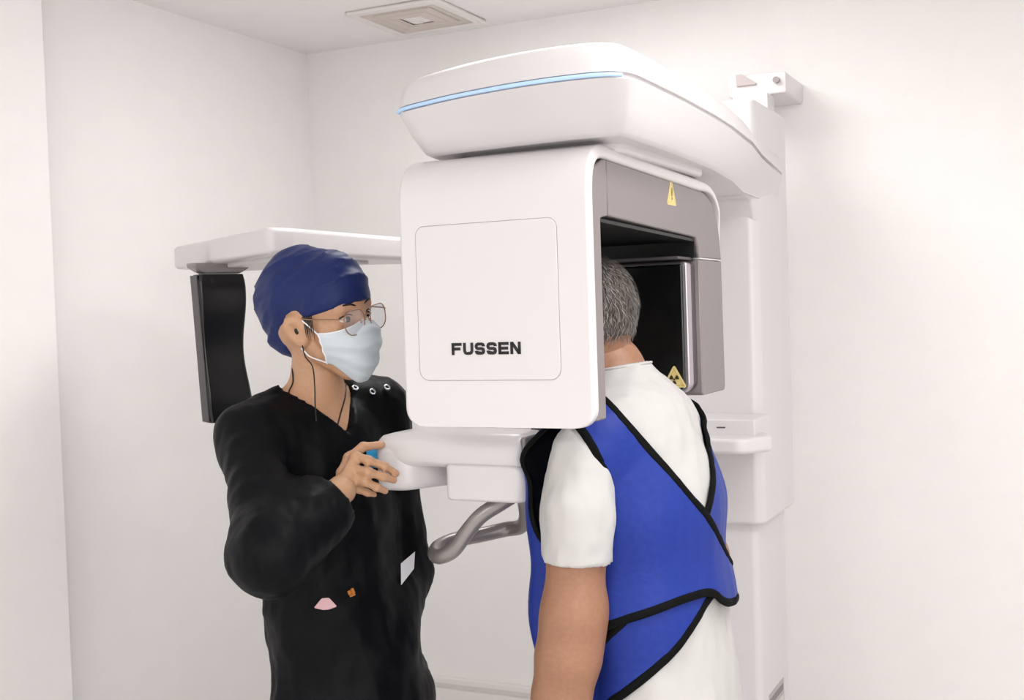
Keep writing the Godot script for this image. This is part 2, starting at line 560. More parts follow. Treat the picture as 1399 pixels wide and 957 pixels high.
# ------------------------------------------------------------------ the room
func slab(b: Buf, u0, u1, v0, v1, h0, h1, bevel := 0.0):
	var t := Transform3D(Basis(Vector3.UP, -TURN), W3((u0 + u1) / 2.0, (v0 + v1) / 2.0, (h0 + h1) / 2.0))
	box(b, t, Vector3(u1 - u0, h1 - h0, v1 - v0), bevel)
func build_room():
	var H := 2.53
	var b := Buf.new()
	slab(b, -2.8, 2.5, -3.5, 3.9, -0.12, 0.0)
	structure("floor", b, mats.floor, "unseen floor of the imaging room, pale grey to bounce light upwards", "floor")
	b = Buf.new()
	slab(b, -2.8, 2.5, -3.5, 3.9, H, H + 0.12)
	structure("ceiling", b, mats.ceiling, "flat white ceiling with a square air vent", "ceiling")
	b = Buf.new()
	slab(b, -2.75, 2.45, 3.586, 3.75, 0.0, H)
	structure("wall_back", b, mats.wall, "white wall behind the X-ray column", "wall")
	b = Buf.new()
	slab(b, -2.75, -2.549, 2.27, 3.586, 0.0, H)
	structure("wall_left", b, mats.wall, "white side wall behind the operator", "wall")
	b = Buf.new()
	slab(b, -2.75, -2.45, -3.3, 2.27, 0.0, H, 0.004)
	structure("wall_left_projecting", b, mats.wall, "white wall stepping forward at the left edge of the photo", "wall")
	b = Buf.new()
	slab(b, 2.2, 2.4, -0.3, 3.586, 0.0, H)
	slab(b, 2.2, 2.4, -3.3, -2.6, 0.0, H)
	slab(b, 2.2, 2.4, -2.6, -0.3, 0.0, 0.975)
	slab(b, 2.2, 2.4, -2.6, -0.3, 2.325, H)
	structure("wall_right", b, mats.wall, "white wall with a wide unseen window right of the camera", "wall")
	b = Buf.new()
	slab(b, 2.24, 2.26, -2.6, -0.3, 0.975, 2.325)
	var pane := plain(Color(0.95, 0.95, 0.95), 0.5)  # glowing pane of the unseen window
	pane.emission_enabled = true
	pane.emission = Color(1.0, 0.995, 0.99)
	pane.emission_energy_multiplier = 1.0
	var win := structure("window_1", b, pane, "unseen wide frosted window behind the camera, placed to light the room from the right", "window")
	for q in [[-2.6, -2.55, 0.975, 2.325], [-0.35, -0.3, 0.975, 2.325], [-1.48, -1.42, 0.975, 2.325], [-2.55, -0.35, 0.975, 1.02], [-2.55, -0.35, 2.28, 2.325]]:
		b = Buf.new()
		slab(b, 2.225, 2.275, q[0], q[1], q[2], q[3], 0.004)
		put("unseen_window_frame", b, mats.trim, win)
	b = Buf.new()
	slab(b, -2.75, 2.45, -3.5, -3.3, 0.0, H)
	structure("wall_front", b, mats.wall, "white wall behind the camera", "wall")
	# wall rail along the back wall: a lip over a shallow groove over a wider board
	var rail := Buf.new()
	var prof := rounded([[0.0, 0.275, 0.0], [0.0, 0.05, 0.0], [0.018, 0.05, 0.003], [0.018, 0.232, 0.004], [0.010, 0.238, 0.002], [0.010, 0.250, 0.002], [0.024, 0.254, 0.003], [0.024, 0.275, 0.004]], 3)
	var t := Transform3D(Basis(Vector3.UP, -TURN) * Basis(Vector3(0, 0, 1), Vector3(0, 1, 0), Vector3(1, 0, 0)), W3(-2.549, 3.586, 0.0))
	t.basis = Basis(-W3(0, 1, 0), Vector3.UP, W3(1, 0, 0))
	extrude(rail, prof, t, 4.749, 0.0, 1)
	structure("baseboard_back", rail, mats.trim, "white double-lipped baseboard along the back wall", "baseboard")
	# air vent: frame, square louvres stepping up into the ceiling
	var c := W3(-1.93, 3.335, H)
	var vent = thing("air_vent", "square white air vent with nested louvres in the ceiling", "air vent", c)
	vent.rotation.y = -TURN
	var fr := Buf.new()
	extrude_frame(fr, rrect(0.335, 0.345, 0.012, 3), rrect(0.272, 0.282, 0.006, 3), flat_down(), 0.014, 0.004)
	put("frame", fr, mats.trim, vent)
	var grey := plain(Color(0.84, 0.80, 0.77), 0.6)
	for k in 4:
		var s := 0.268 - k * 0.063
		var lb := Buf.new()
		# a sloped square ring, its inner edge hanging lower towards the middle
		var R := []
		for q in [[s, 0.001], [s - 0.060, 0.004 + 0.004 * k], [s - 0.062, 0.007 + 0.004 * k], [s - 0.004, 0.012]]:
			R.append(lift(rrect(q[0], q[0] + 0.01, 0.003, 2), flat_down(), q[1]))
		rings(lb, R, false, false, true)
		put("louvre", lb, grey if k < 3 else mats.trim, vent)
	var mid := Buf.new()
	extrude(mid, rrect(0.03, 0.03, 0.004, 2), flat_down(), 0.022, 0.003)
	put("centre_plate", mid, mats.trim, vent)

# ------------------------------------------------------------------ the X-ray unit (built in its own u, h, -v frame about the column's base)
const BASE_U := -0.88
const BASE_V := 3.1
func L3(u, v, h) -> Vector3:
	return Vector3(u - BASE_U, h, -(v - BASE_V))
# rounded body standing between two heights; outline in u, v
func upright(b: Buf, outline: PackedVector2Array, h0: float, h1: float, bevel := 0.006):
	var o := PackedVector2Array()
	for p in outline: o.append(Vector2(p.x - BASE_U, p.y - BASE_V))
	extrude(b, o, Transform3D(Basis(Vector3(1, 0, 0), Vector3(0, 0, -1), Vector3(0, 1, 0)), Vector3(0, h0, 0)), h1 - h0, bevel, 4)
func urect(u0, u1, v0, v1, r) -> PackedVector2Array:
	var o := PackedVector2Array()
	for p in rrect(u1 - u0, v1 - v0, r, 5): o.append(p + Vector2((u0 + u1) / 2.0, (v0 + v1) / 2.0))
	return o
# profile in v, h extruded along u
func sideways(b: Buf, prof: PackedVector2Array, u0: float, u1: float, bevel := 0.004):
	var o := PackedVector2Array()
	for p in prof: o.append(Vector2(p.x - BASE_V, p.y))
	extrude(b, o, Transform3D(Basis(Vector3(0, 0, -1), Vector3(0, 1, 0), Vector3(1, 0, 0)), Vector3(u0 - BASE_U, 0, 0)), u1 - u0, bevel, 3)
# outline in u, h extruded along v
func frontal(b: Buf, o: PackedVector2Array, at: Vector2, v0: float, v1: float, bevel := 0.004):
	extrude(b, o, facing_front(at.x, at.y, v1), v1 - v0, bevel, 3)
# local frame: x along u, y up, z towards the camera side (-v)
func facing_front(u, h, v) -> Transform3D:
	return Transform3D(Basis(), L3(u, v, h))
# local frame on a face that looks along +u: x along v, y up
func facing_right(u, v, h) -> Transform3D:
	return Transform3D(Basis(Vector3(0, 0, -1), Vector3(0, 1, 0), Vector3(1, 0, 0)), L3(u, v, h))

func build_unit():
	var t = thing("dental_x_ray_unit", "white panoramic dental X-ray unit on a wall column, with a rotating arched gantry", "X-ray unit", W3(BASE_U, BASE_V, 0))
	t.rotation.y = -TURN
	# column: fixed inner post, sliding sleeve
	var b := Buf.new()
	upright(b, urect(-1.02, -0.765, 2.985, 3.30, 0.02), 0.0, 1.06)
	var post := put("column", b, mats.shell, t)
	b = Buf.new()
	var plate := facing_right(-0.7648, 3.14, 0.44)
	decal(b, rrect(0.17, 0.15, 0.004, 2), plate, 0.0, Color(0.45, 0.43, 0.42))
	for k in 3: decal(b, rrect(0.15, 0.018, 0.001, 1), plate * Transform3D(Basis(), Vector3(0, 0.052 - k * 0.03, 0)), 0.0006, Color(0.2, 0.19, 0.19) if k != 1 else Color(0.62, 0.6, 0.58))
	decal(b, rrect(0.06, 0.04, 0.002, 1), plate * Transform3D(Basis(), Vector3(0.04, -0.04, 0)), 0.0006, Color(0.62, 0.62, 0.55))
	put("rating_plate", b, mats.print, post, "grey rating plate with rows of small print")
	b = Buf.new()
	upright(b, urect(-1.04, -0.74, 2.96, 3.33, 0.03), 0.985, 2.08, 0.012)
	put("column_sleeve", b, mats.shell, t)
	# wall bracket at the top
	b = Buf.new()
	frontal(b, rrect(0.165, 0.062, 0.008, 3), Vector2(-0.828, 2.185), 3.36, 3.586)
	var br := put("wall_bracket", b, mats.shell, t)
	b = Buf.new()
	frontal(b, rrect(0.10, 0.10, 0.003, 2), Vector2(-0.835, 2.10), 3.30, 3.38, 0.002)
	put("bracket_post", b, mats.shell, br)
	b = Buf.new()
	tube(b, PackedVector3Array([L3(-0.771, 3.362, 2.191), L3(-0.771, 3.345, 2.191)]), 0.009, 12)
	put("bracket_screw", b, mats.handle, br)
	b = Buf.new()
	frontal(b, rounded([[-0.03, -0.017, 0.0], [0.028, -0.017, 0.002], [0.026, -0.012, 0.002], [-0.012, 0.016, 0.004], [-0.03, 0.016, 0.0]], 2), Vector2(-0.857, 2.203), 3.352, 3.362, 0.0)
	put("bracket_wedge", b, plain(Color(0.72, 0.68, 0.68), 0.5), br)  # grey-pink triangle on the bracket front
	# carriage tray with a small control panel
	b = Buf.new()
	upright(b, rounded([[-1.16, 2.96, 0.0], [-1.16, 2.74, 0.02], [-0.73, 2.72, 0.05], [-0.675, 2.80, 0.03], [-0.74, 2.96, 0.0]], 5), 1.198, 1.236, 0.01)
	var tray := put("carriage", b, mats.shell, t)
	b = Buf.new()
	frontal(b, rrect(0.44, 0.06, 0.006, 3), Vector2(-0.937, 1.245), 2.80, 2.96, 0.004)
	put("control_panel", b, mats.shell, tray)
	b = Buf.new()
	var cp := facing_front(-0.80, 1.25, 2.7995)
	decal(b, rrect(0.022, 0.0035, 0.0005, 1), cp * Transform3D(Basis(), Vector3(-0.002, 0.005, 0)), 0.0, Color(0.1, 0.1, 0.1))
	put("panel_print", b, mats.print, tray)
	b = Buf.new()
	decal(b, rrect(0.007, 0.004, 0.001, 1), cp * Transform3D(Basis(), Vector3(0.062, -0.016, 0)), 0.0, Color(0.35, 0.34, 0.33))
	put("panel_lamp", b, mats.print, tray)
	# overhead arm: a bulging beam whose end overhangs the gantry
	b = Buf.new()
	var R := []
	# height, outset of the outline, share of bulge
	for q in [[1.826, -0.045, 0.35], [1.832, -0.034, 0.4], [1.86, -0.018, 0.65], [1.893, -0.004, 0.95], [1.900, -0.001, 1.0]]:
		R.append(beam_ring(q[0], q[1], q[2]))
	rings(b, R)
	R = []
	for q in [[1.910, -0.001, 1.0], [1.918, -0.002, 1.0], [1.938, -0.006, 1.0], [1.952, -0.013, 1.0], [1.960, -0.025, 1.0], [1.964, -0.05, 1.0], [1.966, -0.09, 1.0]]:
		R.append(beam_ring(q[0], q[1], q[2]))
	rings(b, R)
	R = [beam_ring(1.899, -0.006, 1.0), beam_ring(1.911, -0.006, 1.0)]
	rings(b, R)
	var beam := put("overhead_arm", b, mats.shell, t)
	b = Buf.new()
	R = []
	var line := beam_front(0.0, 1.0)
	var strip := PackedVector3Array()
	for p in line.slice(6, line.size() - 8): strip.append(L3(p.x, p.y, 1.905))
	tube(b, strip, 0.0032, 8, true)
	put("light_strip", b, mats.led, beam, "pale blue light strip round the arm's front")
	# fillet from the beam into the column, bearing ring above the gantry
	b = Buf.new()
	sideways(b, rounded([[2.86, 1.86, 0.0], [2.86, 1.824, 0.0], [2.93, 1.822, 0.03], [2.966, 1.77, 0.03], [3.05, 1.70, 0.0], [3.05, 1.86, 0.0]], 6), -1.02, -0.742, 0.012)
	put("column_fillet", b, mats.shell, beam)
	b = Buf.new()
	upright(b, urect(-0.99, -0.675, 1.81, 2.315, 0.05), 1.812, 1.84, 0.006)
	put("bearing_cover", b, mats.shell, beam)
	build_gantry(t)
	build_ceph(t)
	build_rest(t)

# front edge of the beam in u, v from left to right, pushed out by d
func beam_front(d: float, bulge: float) -> PackedVector2Array:
	var pts := [Vector2(-1.052, 1.85), Vector2(-1.062, 1.78), Vector2(-1.045, 1.735), Vector2(-0.98, 1.703), Vector2(-0.90, 1.675), Vector2(-0.80, 1.653), Vector2(-0.72, 1.646), Vector2(-0.65, 1.652), Vector2(-0.618, 1.672), Vector2(-0.606, 1.71), Vector2(-0.604, 1.80)]
	var p3 := []
	for p in pts:
		var q: Vector2 = p
		var chord := 1.735 - 0.01
		if q.y < chord: q.y = lerpf(chord, q.y, bulge)
		p3.append(Vector3(q.x, q.y, 0))
	var out := PackedVector2Array()
	for p in smooth_path(p3, 4): out.append(Vector2(p.x, p.y))
	return out
func beam_ring(h: float, d: float, bulge: float) -> PackedVector3Array:
	var o := beam_front(0.0, bulge)
	for p in [Vector2(-0.604, 1.95), Vector2(-0.610, 2.15), Vector2(-0.618, 2.3), Vector2(-0.632, 2.55), Vector2(-0.655, 2.8), Vector2(-0.69, 3.05), Vector2(-0.72, 3.2), Vector2(-0.75, 3.3), Vector2(-1.02, 3.3), Vector2(-1.05, 3.2), Vector2(-1.055, 2.8), Vector2(-1.055, 2.3)]:
		o.append(p)
	var r := PackedVector3Array()
	for p in o:
		# drawn in by -d towards the beam's middle line
		var u := -0.83 + (p.x + 0.83) * (1.0 + d / 0.225)
		# towards the column the lower edge runs in sooner than the upper
		if p.x > -0.83: u = lerpf(u, minf(u, -0.742), smoothstep(2.35, 3.0, p.y) * clampf(0.35 - d * 20.0, 0.35, 1.0))
		var v := p.y - d * clampf((2.1 - p.y) / 0.4, 0.0, 1.0)
		r.append(L3(u, v, h))
	return r

func build_gantry(t: Node3D):
	const U0 := -1.035
	const U1 := -0.688
	# white band swept along an arch: down the near leg, over the top, down the far leg
	var path := rounded([[1.70, 1.366, 0.0], [1.70, 1.821, 0.085], [2.46, 1.806, 0.14], [2.475, 1.366, 0.0]], 10)
	var fine := PackedVector2Array()
	for k in path.size() - 1:
		var seg := maxi(1, int(path[k].distance_to(path[k + 1]) / 0.02))
		for j in seg: fine.append(path[k].lerp(path[k + 1], float(j) / seg))
	fine.append(path[path.size() - 1])
	# extra rings near both ends for the rounded bottom corners
	var line := PackedVector2Array()
	for s in [0.0, 0.002, 0.006, 0.012, 0.02, 0.028]: line.append(Vector2(1.70, 1.366 + s))
	for p in fine:
		if p.y > 1.40: line.append(p)
	for s in [0.028, 0.02, 0.012, 0.006, 0.002, 0.0]: line.append(Vector2(2.475 - 0.0, 1.366 + s))
	var b := Buf.new()
	var R := []
	var n := line.size()
	for k in n:
		var a := line[maxi(0, k - 1)]
		var c := line[mini(n - 1, k + 1)]
		var d := (c - a).normalized()
		var nor := Vector2(d.y, -d.x)          # towards the inside of the arch
		var rise := line[k].y - 1.366
		var cut := 0.0
		if rise < 0.03: cut = 0.03 - sqrt(maxf(0.0, 0.03 * 0.03 - (0.03 - rise) * (0.03 - rise)))
		var w := U1 - U0 - 2.0 * cut
		var back := 0.010 * smoothstep(2.44, 2.472, line[k].x)
		# the band thins towards the far leg
		var thick := lerpf(0.022, 0.007, smoothstep(2.30, 2.46, line[k].x))
		var sec := rrect(w, thick, minf(0.0075, thick * 0.4), 4)
		var ring := PackedVector3Array()
		for q in sec:
			var vh: Vector2 = line[k] + nor * (q.y + thick / 2)
			ring.append(L3((U0 + U1) / 2.0 + q.x - back, vh.x, vh.y))
		R.append(ring)
	rings(b, R)
	var g := put("gantry", b, mats.shell, t, "white arched rotating gantry")
	# grey inner frame in three pieces with open seams
	b = Buf.new()
	sideways(b, rounded([[1.721, 1.375, 0.006], [1.765, 1.375, 0.006], [1.765, 1.700, 0.006], [1.797, 1.706, 0.0], [1.797, 1.798, 0.0], [1.785, 1.797, 0.0], [1.740, 1.780, 0.02], [1.721, 1.735, 0.02]], 4), -1.022, -0.6945, 0.003)
	put("near_frame", b, mats.frame_grey, g)
	b = Buf.new()
	var top := rounded([[1.799, 1.798, 0.0], [1.799, 1.706, 0.0], [2.285, 1.692, 0.012], [2.297, 1.672, 0.01], [2.300, 1.652, 0.0], [2.464, 1.652, 0.0]], 4)
	for k in 11:
		var s := k / 10.0
		top.append(Vector2(2.459, 1.666).lerp(Vector2(2.447, 1.787), s).lerp(Vector2(2.447, 1.787).lerp(Vector2(2.32, 1.788), s), s))
	sideways(b, top, -1.022, -0.6945, 0.003)
	put("top_frame", b, mats.frame_grey, g)
	b = Buf.new()
	sideways(b, PackedVector2Array([Vector2(2.302, 1.6492), Vector2(2.451, 1.6492), Vector2(2.451, 1.6518), Vector2(2.302, 1.6518)]), -1.02, -0.6935, 0.0)
	put("trim_line", b, mats.shell, g)
	b = Buf.new()
	sideways(b, rounded([[2.300, 1.649, 0.0], [2.300, 1.392, 0.0], [2.300, 1.372, 0.012], [2.468, 1.372, 0.012], [2.463, 1.649, 0.0]], 4), -1.022, -0.6945, 0.003)
	put("far_frame", b, mats.frame_grey, g)
	# black lining under the top and above the detector
	b = Buf.new()
	sideways(b, PackedVector2Array([Vector2(1.766, 1.695), Vector2(2.288, 1.684), Vector2(2.288, 1.690), Vector2(1.766, 1.701)]), -1.02, -0.70, 0.0)
	sideways(b, PackedVector2Array([Vector2(2.286, 1.652), Vector2(2.30, 1.652), Vector2(2.30, 1.69), Vector2(2.286, 1.69)]), -1.02, -0.70, 0.0)
	put("lining", b, mats.black_matt, g)
	# detector box with a black front
	b = Buf.new()
	frontal(b, rrect4(0.318, 0.262, [0.02, 0.02, 0.008, 0.008], 6), Vector2(-0.862, 1.512), 2.245, 2.272, 0.004)
	put("detector_bezel", b, mats.silver, g)
	b = Buf.new()
	frontal(b, rrect4(0.312, 0.258, [0.02, 0.02, 0.006, 0.006], 6), Vector2(-0.860, 1.512), 2.272, 2.302, 0.003)
	put("detector_seat", b, mats.dark_grey, g)
	b = Buf.new()
	frontal(b, rrect4(0.312, 0.252, [0.018, 0.018, 0.006, 0.006], 6), Vector2(-0.862, 1.512), 2.222, 2.2449, 0.004)
	put("detector_window", b, mats.black_gloss, g)
	b = Buf.new()
	frontal(b, rrect(0.31, 0.006, 0.002, 2), Vector2(-0.862, 1.650), 2.20, 2.30, 0.001)
	put("grey_line", b, mats.dark_grey, g)  # grey line along the top of the black panel
	# the front cover with its seam: a raised plate lying in a shallow groove
	b = Buf.new()
	var cover := PackedVector2Array()
	for p in rrect4(0.258, 0.256, [0.016, 0.016, 0.016, 0.016], 6):
		var q := p
		if q.y < 0.0: q.y -= 0.006 * (1.0 - pow(q.x / 0.129, 2.0))
		cover.append(q)
	extrude(b, cover, facing_front(-0.873, 1.573, 1.7008), 0.0022, 0.0012, 2)
	put("front_cover", b, mats.panel, g)
	b = Buf.new()
	extrude(b, inset(cover, -0.0007), facing_front(-0.873, 1.573, 1.7005), 0.0007, 0.0, 1)
	put("cover_seam", b, mats.frame_grey, g)
	# lettering
	var x := -0.939
	for ch in ["F", "U", "S", "S", "E", "N"]:
		b = Buf.new()
		letter(b, ch, facing_front(x, 1.4855, 1.6987), 0.0185, 0.0200)
		put("letter", b, mats.ink, g)
		x += 0.0216
	# warning signs
	b = Buf.new()
	warning(b, facing_right(-0.6944, 2.133, 1.746), 0.058, 0.052, false)
	put("warning_sign", b, mats.print, g, "yellow warning triangle with exclamation mark")
	b = Buf.new()
	warning(b, facing_front(-0.728, 1.394, 2.2218), 0.052, 0.046, true)
	put("warning_sign", b, mats.print, g, "yellow radiation warning triangle")

# wide bold capitals made of strokes
func letter(b: Buf, ch: String, t: Transform3D, w: float, h: float):
	var s := 0.0048
	var e := s / 2
	var lines := []
	match ch:
		"F": lines = [[[e, 0], [e, h]], [[0, h - e], [w, h - e]], [[0, h * 0.5], [w * 0.88, h * 0.5]]]
		"E": lines = [[[e, 0], [e, h]], [[0, h - e], [w, h - e]], [[0, h * 0.5], [w * 0.94, h * 0.5]], [[0, e], [w, e]]]
		"N": lines = [[[e, 0], [e, h]], [[w - e, 0], [w - e, h]], [[e * 1.2, h - e * 0.4], [w - e * 1.2, e * 0.4]]]
		"U": lines = [[[e, h], [e, e + 0.004], [e + 0.0012, e + 0.0012], [e + 0.004, e], [w - e - 0.004, e], [w - e - 0.0012, e + 0.0012], [w - e, e + 0.004], [w - e, h]]]
		"S":
			var m := h / 2
			var q := 0.0035
			lines = [[[w - e, h * 0.68], [w - e, h - e - q], [w - e - 0.001, h - e - 0.001], [w - e - q, h - e], [e + q, h - e], [e + 0.001, h - e - 0.001], [e, h - e - q], [e, m + q], [e + 0.001, m + 0.001], [e + q, m], [w - e - q, m], [w - e - 0.001, m - 0.001], [w - e, m - q], [w - e, e + q], [w - e - 0.001, e + 0.001], [w - e - q, e], [e + q, e], [e + 0.001, e + 0.001], [e, e + q], [e, h * 0.32]]]
	for l in lines:
		var p := PackedVector2Array()
		for q in l: p.append(Vector2(q[0], q[1]))
		for poly in Geometry2D.offset_polyline(p, e, Geometry2D.JOIN_MITER, Geometry2D.END_BUTT):
			extrude(b, poly, t, 0.0012, 0.0, 1)
func triangle(w: float, h: float, r: float) -> PackedVector2Array:
	return rounded([[-w / 2, 0, r], [w / 2, 0, r], [0, h, r]], 4)
func warning(b: Buf, t: Transform3D, w: float, h: float, trefoil: bool):
	var k := h / 0.046
	decal(b, triangle(w, h, 0.004 * k), t, 0.0, Color(0.78, 0.62, 0.26))
	decal(b, inset(triangle(w, h, 0.004 * k), 0.0042 * k), t, 0.0005, Color(0.06, 0.05, 0.02) if trefoil else Color(0.45, 0.40, 0.10))
	decal(b, inset(triangle(w, h, 0.004 * k), 0.0064 * k), t, 0.001, Color(0.72, 0.47, 0.035) if trefoil else Color(0.80, 0.74, 0.28))
	var c := Vector2(0, h * 0.36)
	var ink := Color(0.04, 0.03, 0.01)
	if trefoil:
		for j in 3:
			var o := PackedVector2Array()
			var mid := PI / 2 + PI + j * TAU / 3
			for s in 7: o.append(c + Vector2(cos(mid - 0.52 + 1.04 * s / 6), sin(mid - 0.52 + 1.04 * s / 6)) * 0.0098 * k)
			for s in 7: o.append(c + Vector2(cos(mid + 0.52 - 1.04 * s / 6), sin(mid + 0.52 - 1.04 * s / 6)) * 0.003 * k)
			decal(b, o, t, 0.0015, ink)
		decal(b, rrect(0.0036 * k, 0.0036 * k, 0.0017 * k, 4), t * Transform3D(Basis(), Vector3(c.x, c.y, 0)), 0.0015, ink)
	else:
		var i2 := Color(0.30, 0.27, 0.06)
		decal(b, rrect(0.004 * k, 0.014 * k, 0.0015, 2), t * Transform3D(Basis(), Vector3(0, h * 0.48, 0)), 0.0015, i2)
		decal(b, rrect(0.0045 * k, 0.0045 * k, 0.002, 3), t * Transform3D(Basis(), Vector3(0, h * 0.24, 0)), 0.0015, i2)

# side arm for skull pictures: a plate, its carrying beam and a hanging sensor
func build_ceph(t: Node3D):
	var b := Buf.new()
	upright(b, rounded([[-1.50, 2.0, 0.0], [-1.562, 2.03, 0.03], [-2.12, 2.36, 0.02], [-2.12, 2.46, 0.03], [-1.78, 2.62, 0.06], [-1.03, 3.22, 0.0], [-1.03, 3.00, 0.0], [-1.545, 2.56, 0.06], [-1.545, 2.10, 0.05]].slice(1), 6), 1.695, 1.755, 0.012)
	var arm := put("side_arm", b, mats.shell, t, "white side arm for skull pictures")
	b = Buf.new()
	upright(b, rounded([[-1.58, 2.09, 0.02], [-2.08, 2.385, 0.02], [-2.05, 2.44, 0.02], [-1.60, 2.50, 0.03]], 5), 1.686, 1.697, 0.003)
	put("under_cover", b, mats.panel, arm)
	# neck of the sensor
	b = Buf.new()
	var R := []
	for q in [[1.697, 0.0], [1.688, 0.002], [1.678, 0.02], [1.672, 0.035]]:
		var ring := PackedVector3Array()
		for p in rrect(0.150 - q[1] * 1.6, 0.05 - q[1] * 0.4, 0.008, 4):
			var c: Vector3 = sensor_frame() * Vector3(p.x + 0.004, 0, p.y)
			ring.append(Vector3(c.x, q[0], c.z))
		R.append(ring)
	rings(b, R)
	put("sensor_neck", b, mats.handle, arm)
	# sensor: a slab with a waisted front
	b = Buf.new()
	R = []
	for k in 25:
		var s := float(k) / 24
		var h := lerpf(1.670, 1.312, s)
		var wave := 0.5 - 0.5 * cos(TAU * clampf((s - 0.12) / 0.8, 0, 1))
		var wid := 0.120 - 0.008 * s
		var shift := 0.012 * s
		var round_ := 0.0
		if k == 0 or k == 24: round_ = 0.004
		elif k == 1 or k == 23: round_ = 0.0012
		var ring := PackedVector3Array()
		for p in rrect(wid - 2.0 * round_, 0.05 - 2.0 * round_, 0.008, 5):
			var q := p
			if q.x > 0.0: q.x -= 0.011 * wave
			if q.y > 0.0: q.y += 0.004 - 0.010 * wave
			q.x += shift
			var c: Vector3 = sensor_frame() * Vector3(q.x, 0, q.y)
			ring.append(Vector3(c.x, h, c.z))
		R.append(ring)
	rings(b, R)
	var sensor := put("sensor", b, mats.black_gloss, arm, "black waisted sensor hanging from the side arm")
	# sensor is a sub-part: its side strip and screw stand beside it
	b = Buf.new()
	R = []
	for k in 25:
		var s := float(k) / 24
		var h := lerpf(1.668, 1.314, s)
		var x := -0.0605 + 0.0160 * s
		var ring := PackedVector3Array()
		for p in rrect(0.003, 0.042, 0.001, 2):
			var c: Vector3 = sensor_frame() * Vector3(p.x + x, 0, p.y - 0.001)
			ring.append(Vector3(c.x, h, c.z))
		R.append(ring)
	rings(b, R)
	put("sensor_side", b, mats.dark_grey, arm)
	b = Buf.new()
	var sc: Vector3 = sensor_frame() * Vector3(-0.026, 0, 0.0)
	var zf := sensor_frame().basis.z
	tube(b, PackedVector3Array([Vector3(sc.x, 1.655, sc.z) + zf * 0.025, Vector3(sc.x, 1.655, sc.z) + zf * 0.0308]), 0.0055, 10)
	put("sensor_screw", b, mats.black_matt, arm)
# sensor's plan frame inside the unit: x along its width, z out of its front
func sensor_frame() -> Transform3D:
	var at := W3(BASE_U, BASE_V, 0)
	var p := (C3(-0.708, 0, 2.85) - at).rotated(Vector3.UP, TURN)
	var a := TURN + 0.62
	return Transform3D(Basis(Vector3.UP, a), p)

# bite and chin rest with its arm and handles
func build_rest(t: Node3D):
	var b := Buf.new()
	# arm from the carriage towards the operator
	upright(b, rounded([[-1.184, 1.829, 0.02], [-1.12, 1.829, 0.05], [-1.045, 1.97, 0.08], [-1.035, 2.94, 0.0], [-1.15, 2.94, 0.0], [-1.184, 2.2, 0.1]], 6), 1.230, 1.322, 0.02)
	var arm := put("support_arm", b, mats.shell, t, "white support arm carrying the chin rest")
	# cross bar in front of the patient
	b = Buf.new()
	var R := []
	for q in [[-1.190, 0.55, 1.300], [-1.186, 0.72, 1.302], [-1.176, 0.86, 1.304], [-1.150, 0.95, 1.307], [-1.10, 1.0, 1.309], [-1.0, 1.0, 1.309], [-0.91, 1.0, 1.307], [-0.892, 0.98, 1.307], [-0.885, 0.92, 1.307], [-0.882, 0.8, 1.307]]:
		var ring := PackedVector3Array()
		for p in rrect(0.115 * q[1], 0.066 * q[1], 0.024 * q[1], 6):
			ring.append(L3(q[0], 1.885 - p.x, q[2] + p.y))
		R.append(ring)
	rings(b, R)
	put("cross_bar", b, mats.shell, arm)
	b = Buf.new()
	R = []
	for q in [[-1.186, 1.0], [-1.206, 0.98], [-1.213, 0.9], [-1.217, 0.7], [-1.219, 0.3]]:
		var ring := PackedVector3Array()
		for p in rrect(0.07 * q[1], 0.044 * q[1], 0.014 * q[1], 5):
			ring.append(L3(q[0], 1.880 - p.x, 1.291 + p.y))
		R.append(ring)
	rings(b, R)
	put("blue_cap", b, mats.cyan, arm, "sky blue cap at the bar's end")
	b = Buf.new()
	upright(b, urect(-0.884, -0.874, 1.835, 1.93, 0.004), 1.282, 1.335, 0.003)
	put("rest_clip", b, mats.handle, arm)
	b = Buf.new()
	upright(b, rounded([[-1.034, 1.828, 0.012], [-0.885, 1.825, 0.03], [-0.86, 1.90, 0.02], [-0.86, 1.96, 0.01], [-1.034, 1.96, 0.012]], 5), 1.219, 1.285, 0.008)
	put("rest_housing", b, mats.panel, arm)
	# chin cup on a stem, hidden by the gantry's leg from the front
	b = Buf.new()
	upright(b, urect(-0.93, -0.90, 1.97, 2.03, 0.008), 1.30, 1.40, 0.003)
	put("chin_cup", b, mats.dark_grey, arm)
	b = Buf.new()
	var pts := []
	for q in [[-0.925, 1.895, 1.226], [-0.952, 1.885, 1.209], [-0.985, 1.87, 1.187], [-1.010, 1.86, 1.158], [-1.036, 1.855, 1.125], [-1.068, 1.863, 1.109], [-1.092, 1.885, 1.107], [-1.106, 1.92, 1.112], [-1.098, 1.96, 1.118], [-1.062, 2.005, 1.122], [-1.02, 2.035, 1.130], [-0.985, 2.03, 1.138], [-0.962, 2.01, 1.160], [-0.945, 1.97, 1.200], [-0.93, 1.93, 1.226]]:
		pts.append(L3(q[0], q[1], q[2]))
	tube(b, smooth_path(pts, 6), 0.0145, 14)
	put("patient_handle", b, mats.handle, arm, "grey looped patient handle")

# ------------------------------------------------------------------ people
var folds := FastNoiseLite.new()
var wf := {}      # the operator's frames
func noise_setup():
	folds.seed = 12
	folds.frequency = 1.0
	folds.fractal_octaves = 3
# torso frame of the operator: right, height, forward of her neck's foot
func T(r, h, f) -> Vector3:
	return C3(-0.383, h, 2.27) + Vector3(-0.669, 0, 0.743) * r + Vector3(0.743, 0, 0.669) * f
func T_inv(p: Vector3) -> Vector3:
	var d := p - C3(-0.383, 0, 2.27)
	return Vector3(d.x * -0.669 + d.z * 0.743, p.y, d.x * 0.743 + d.z * 0.669)

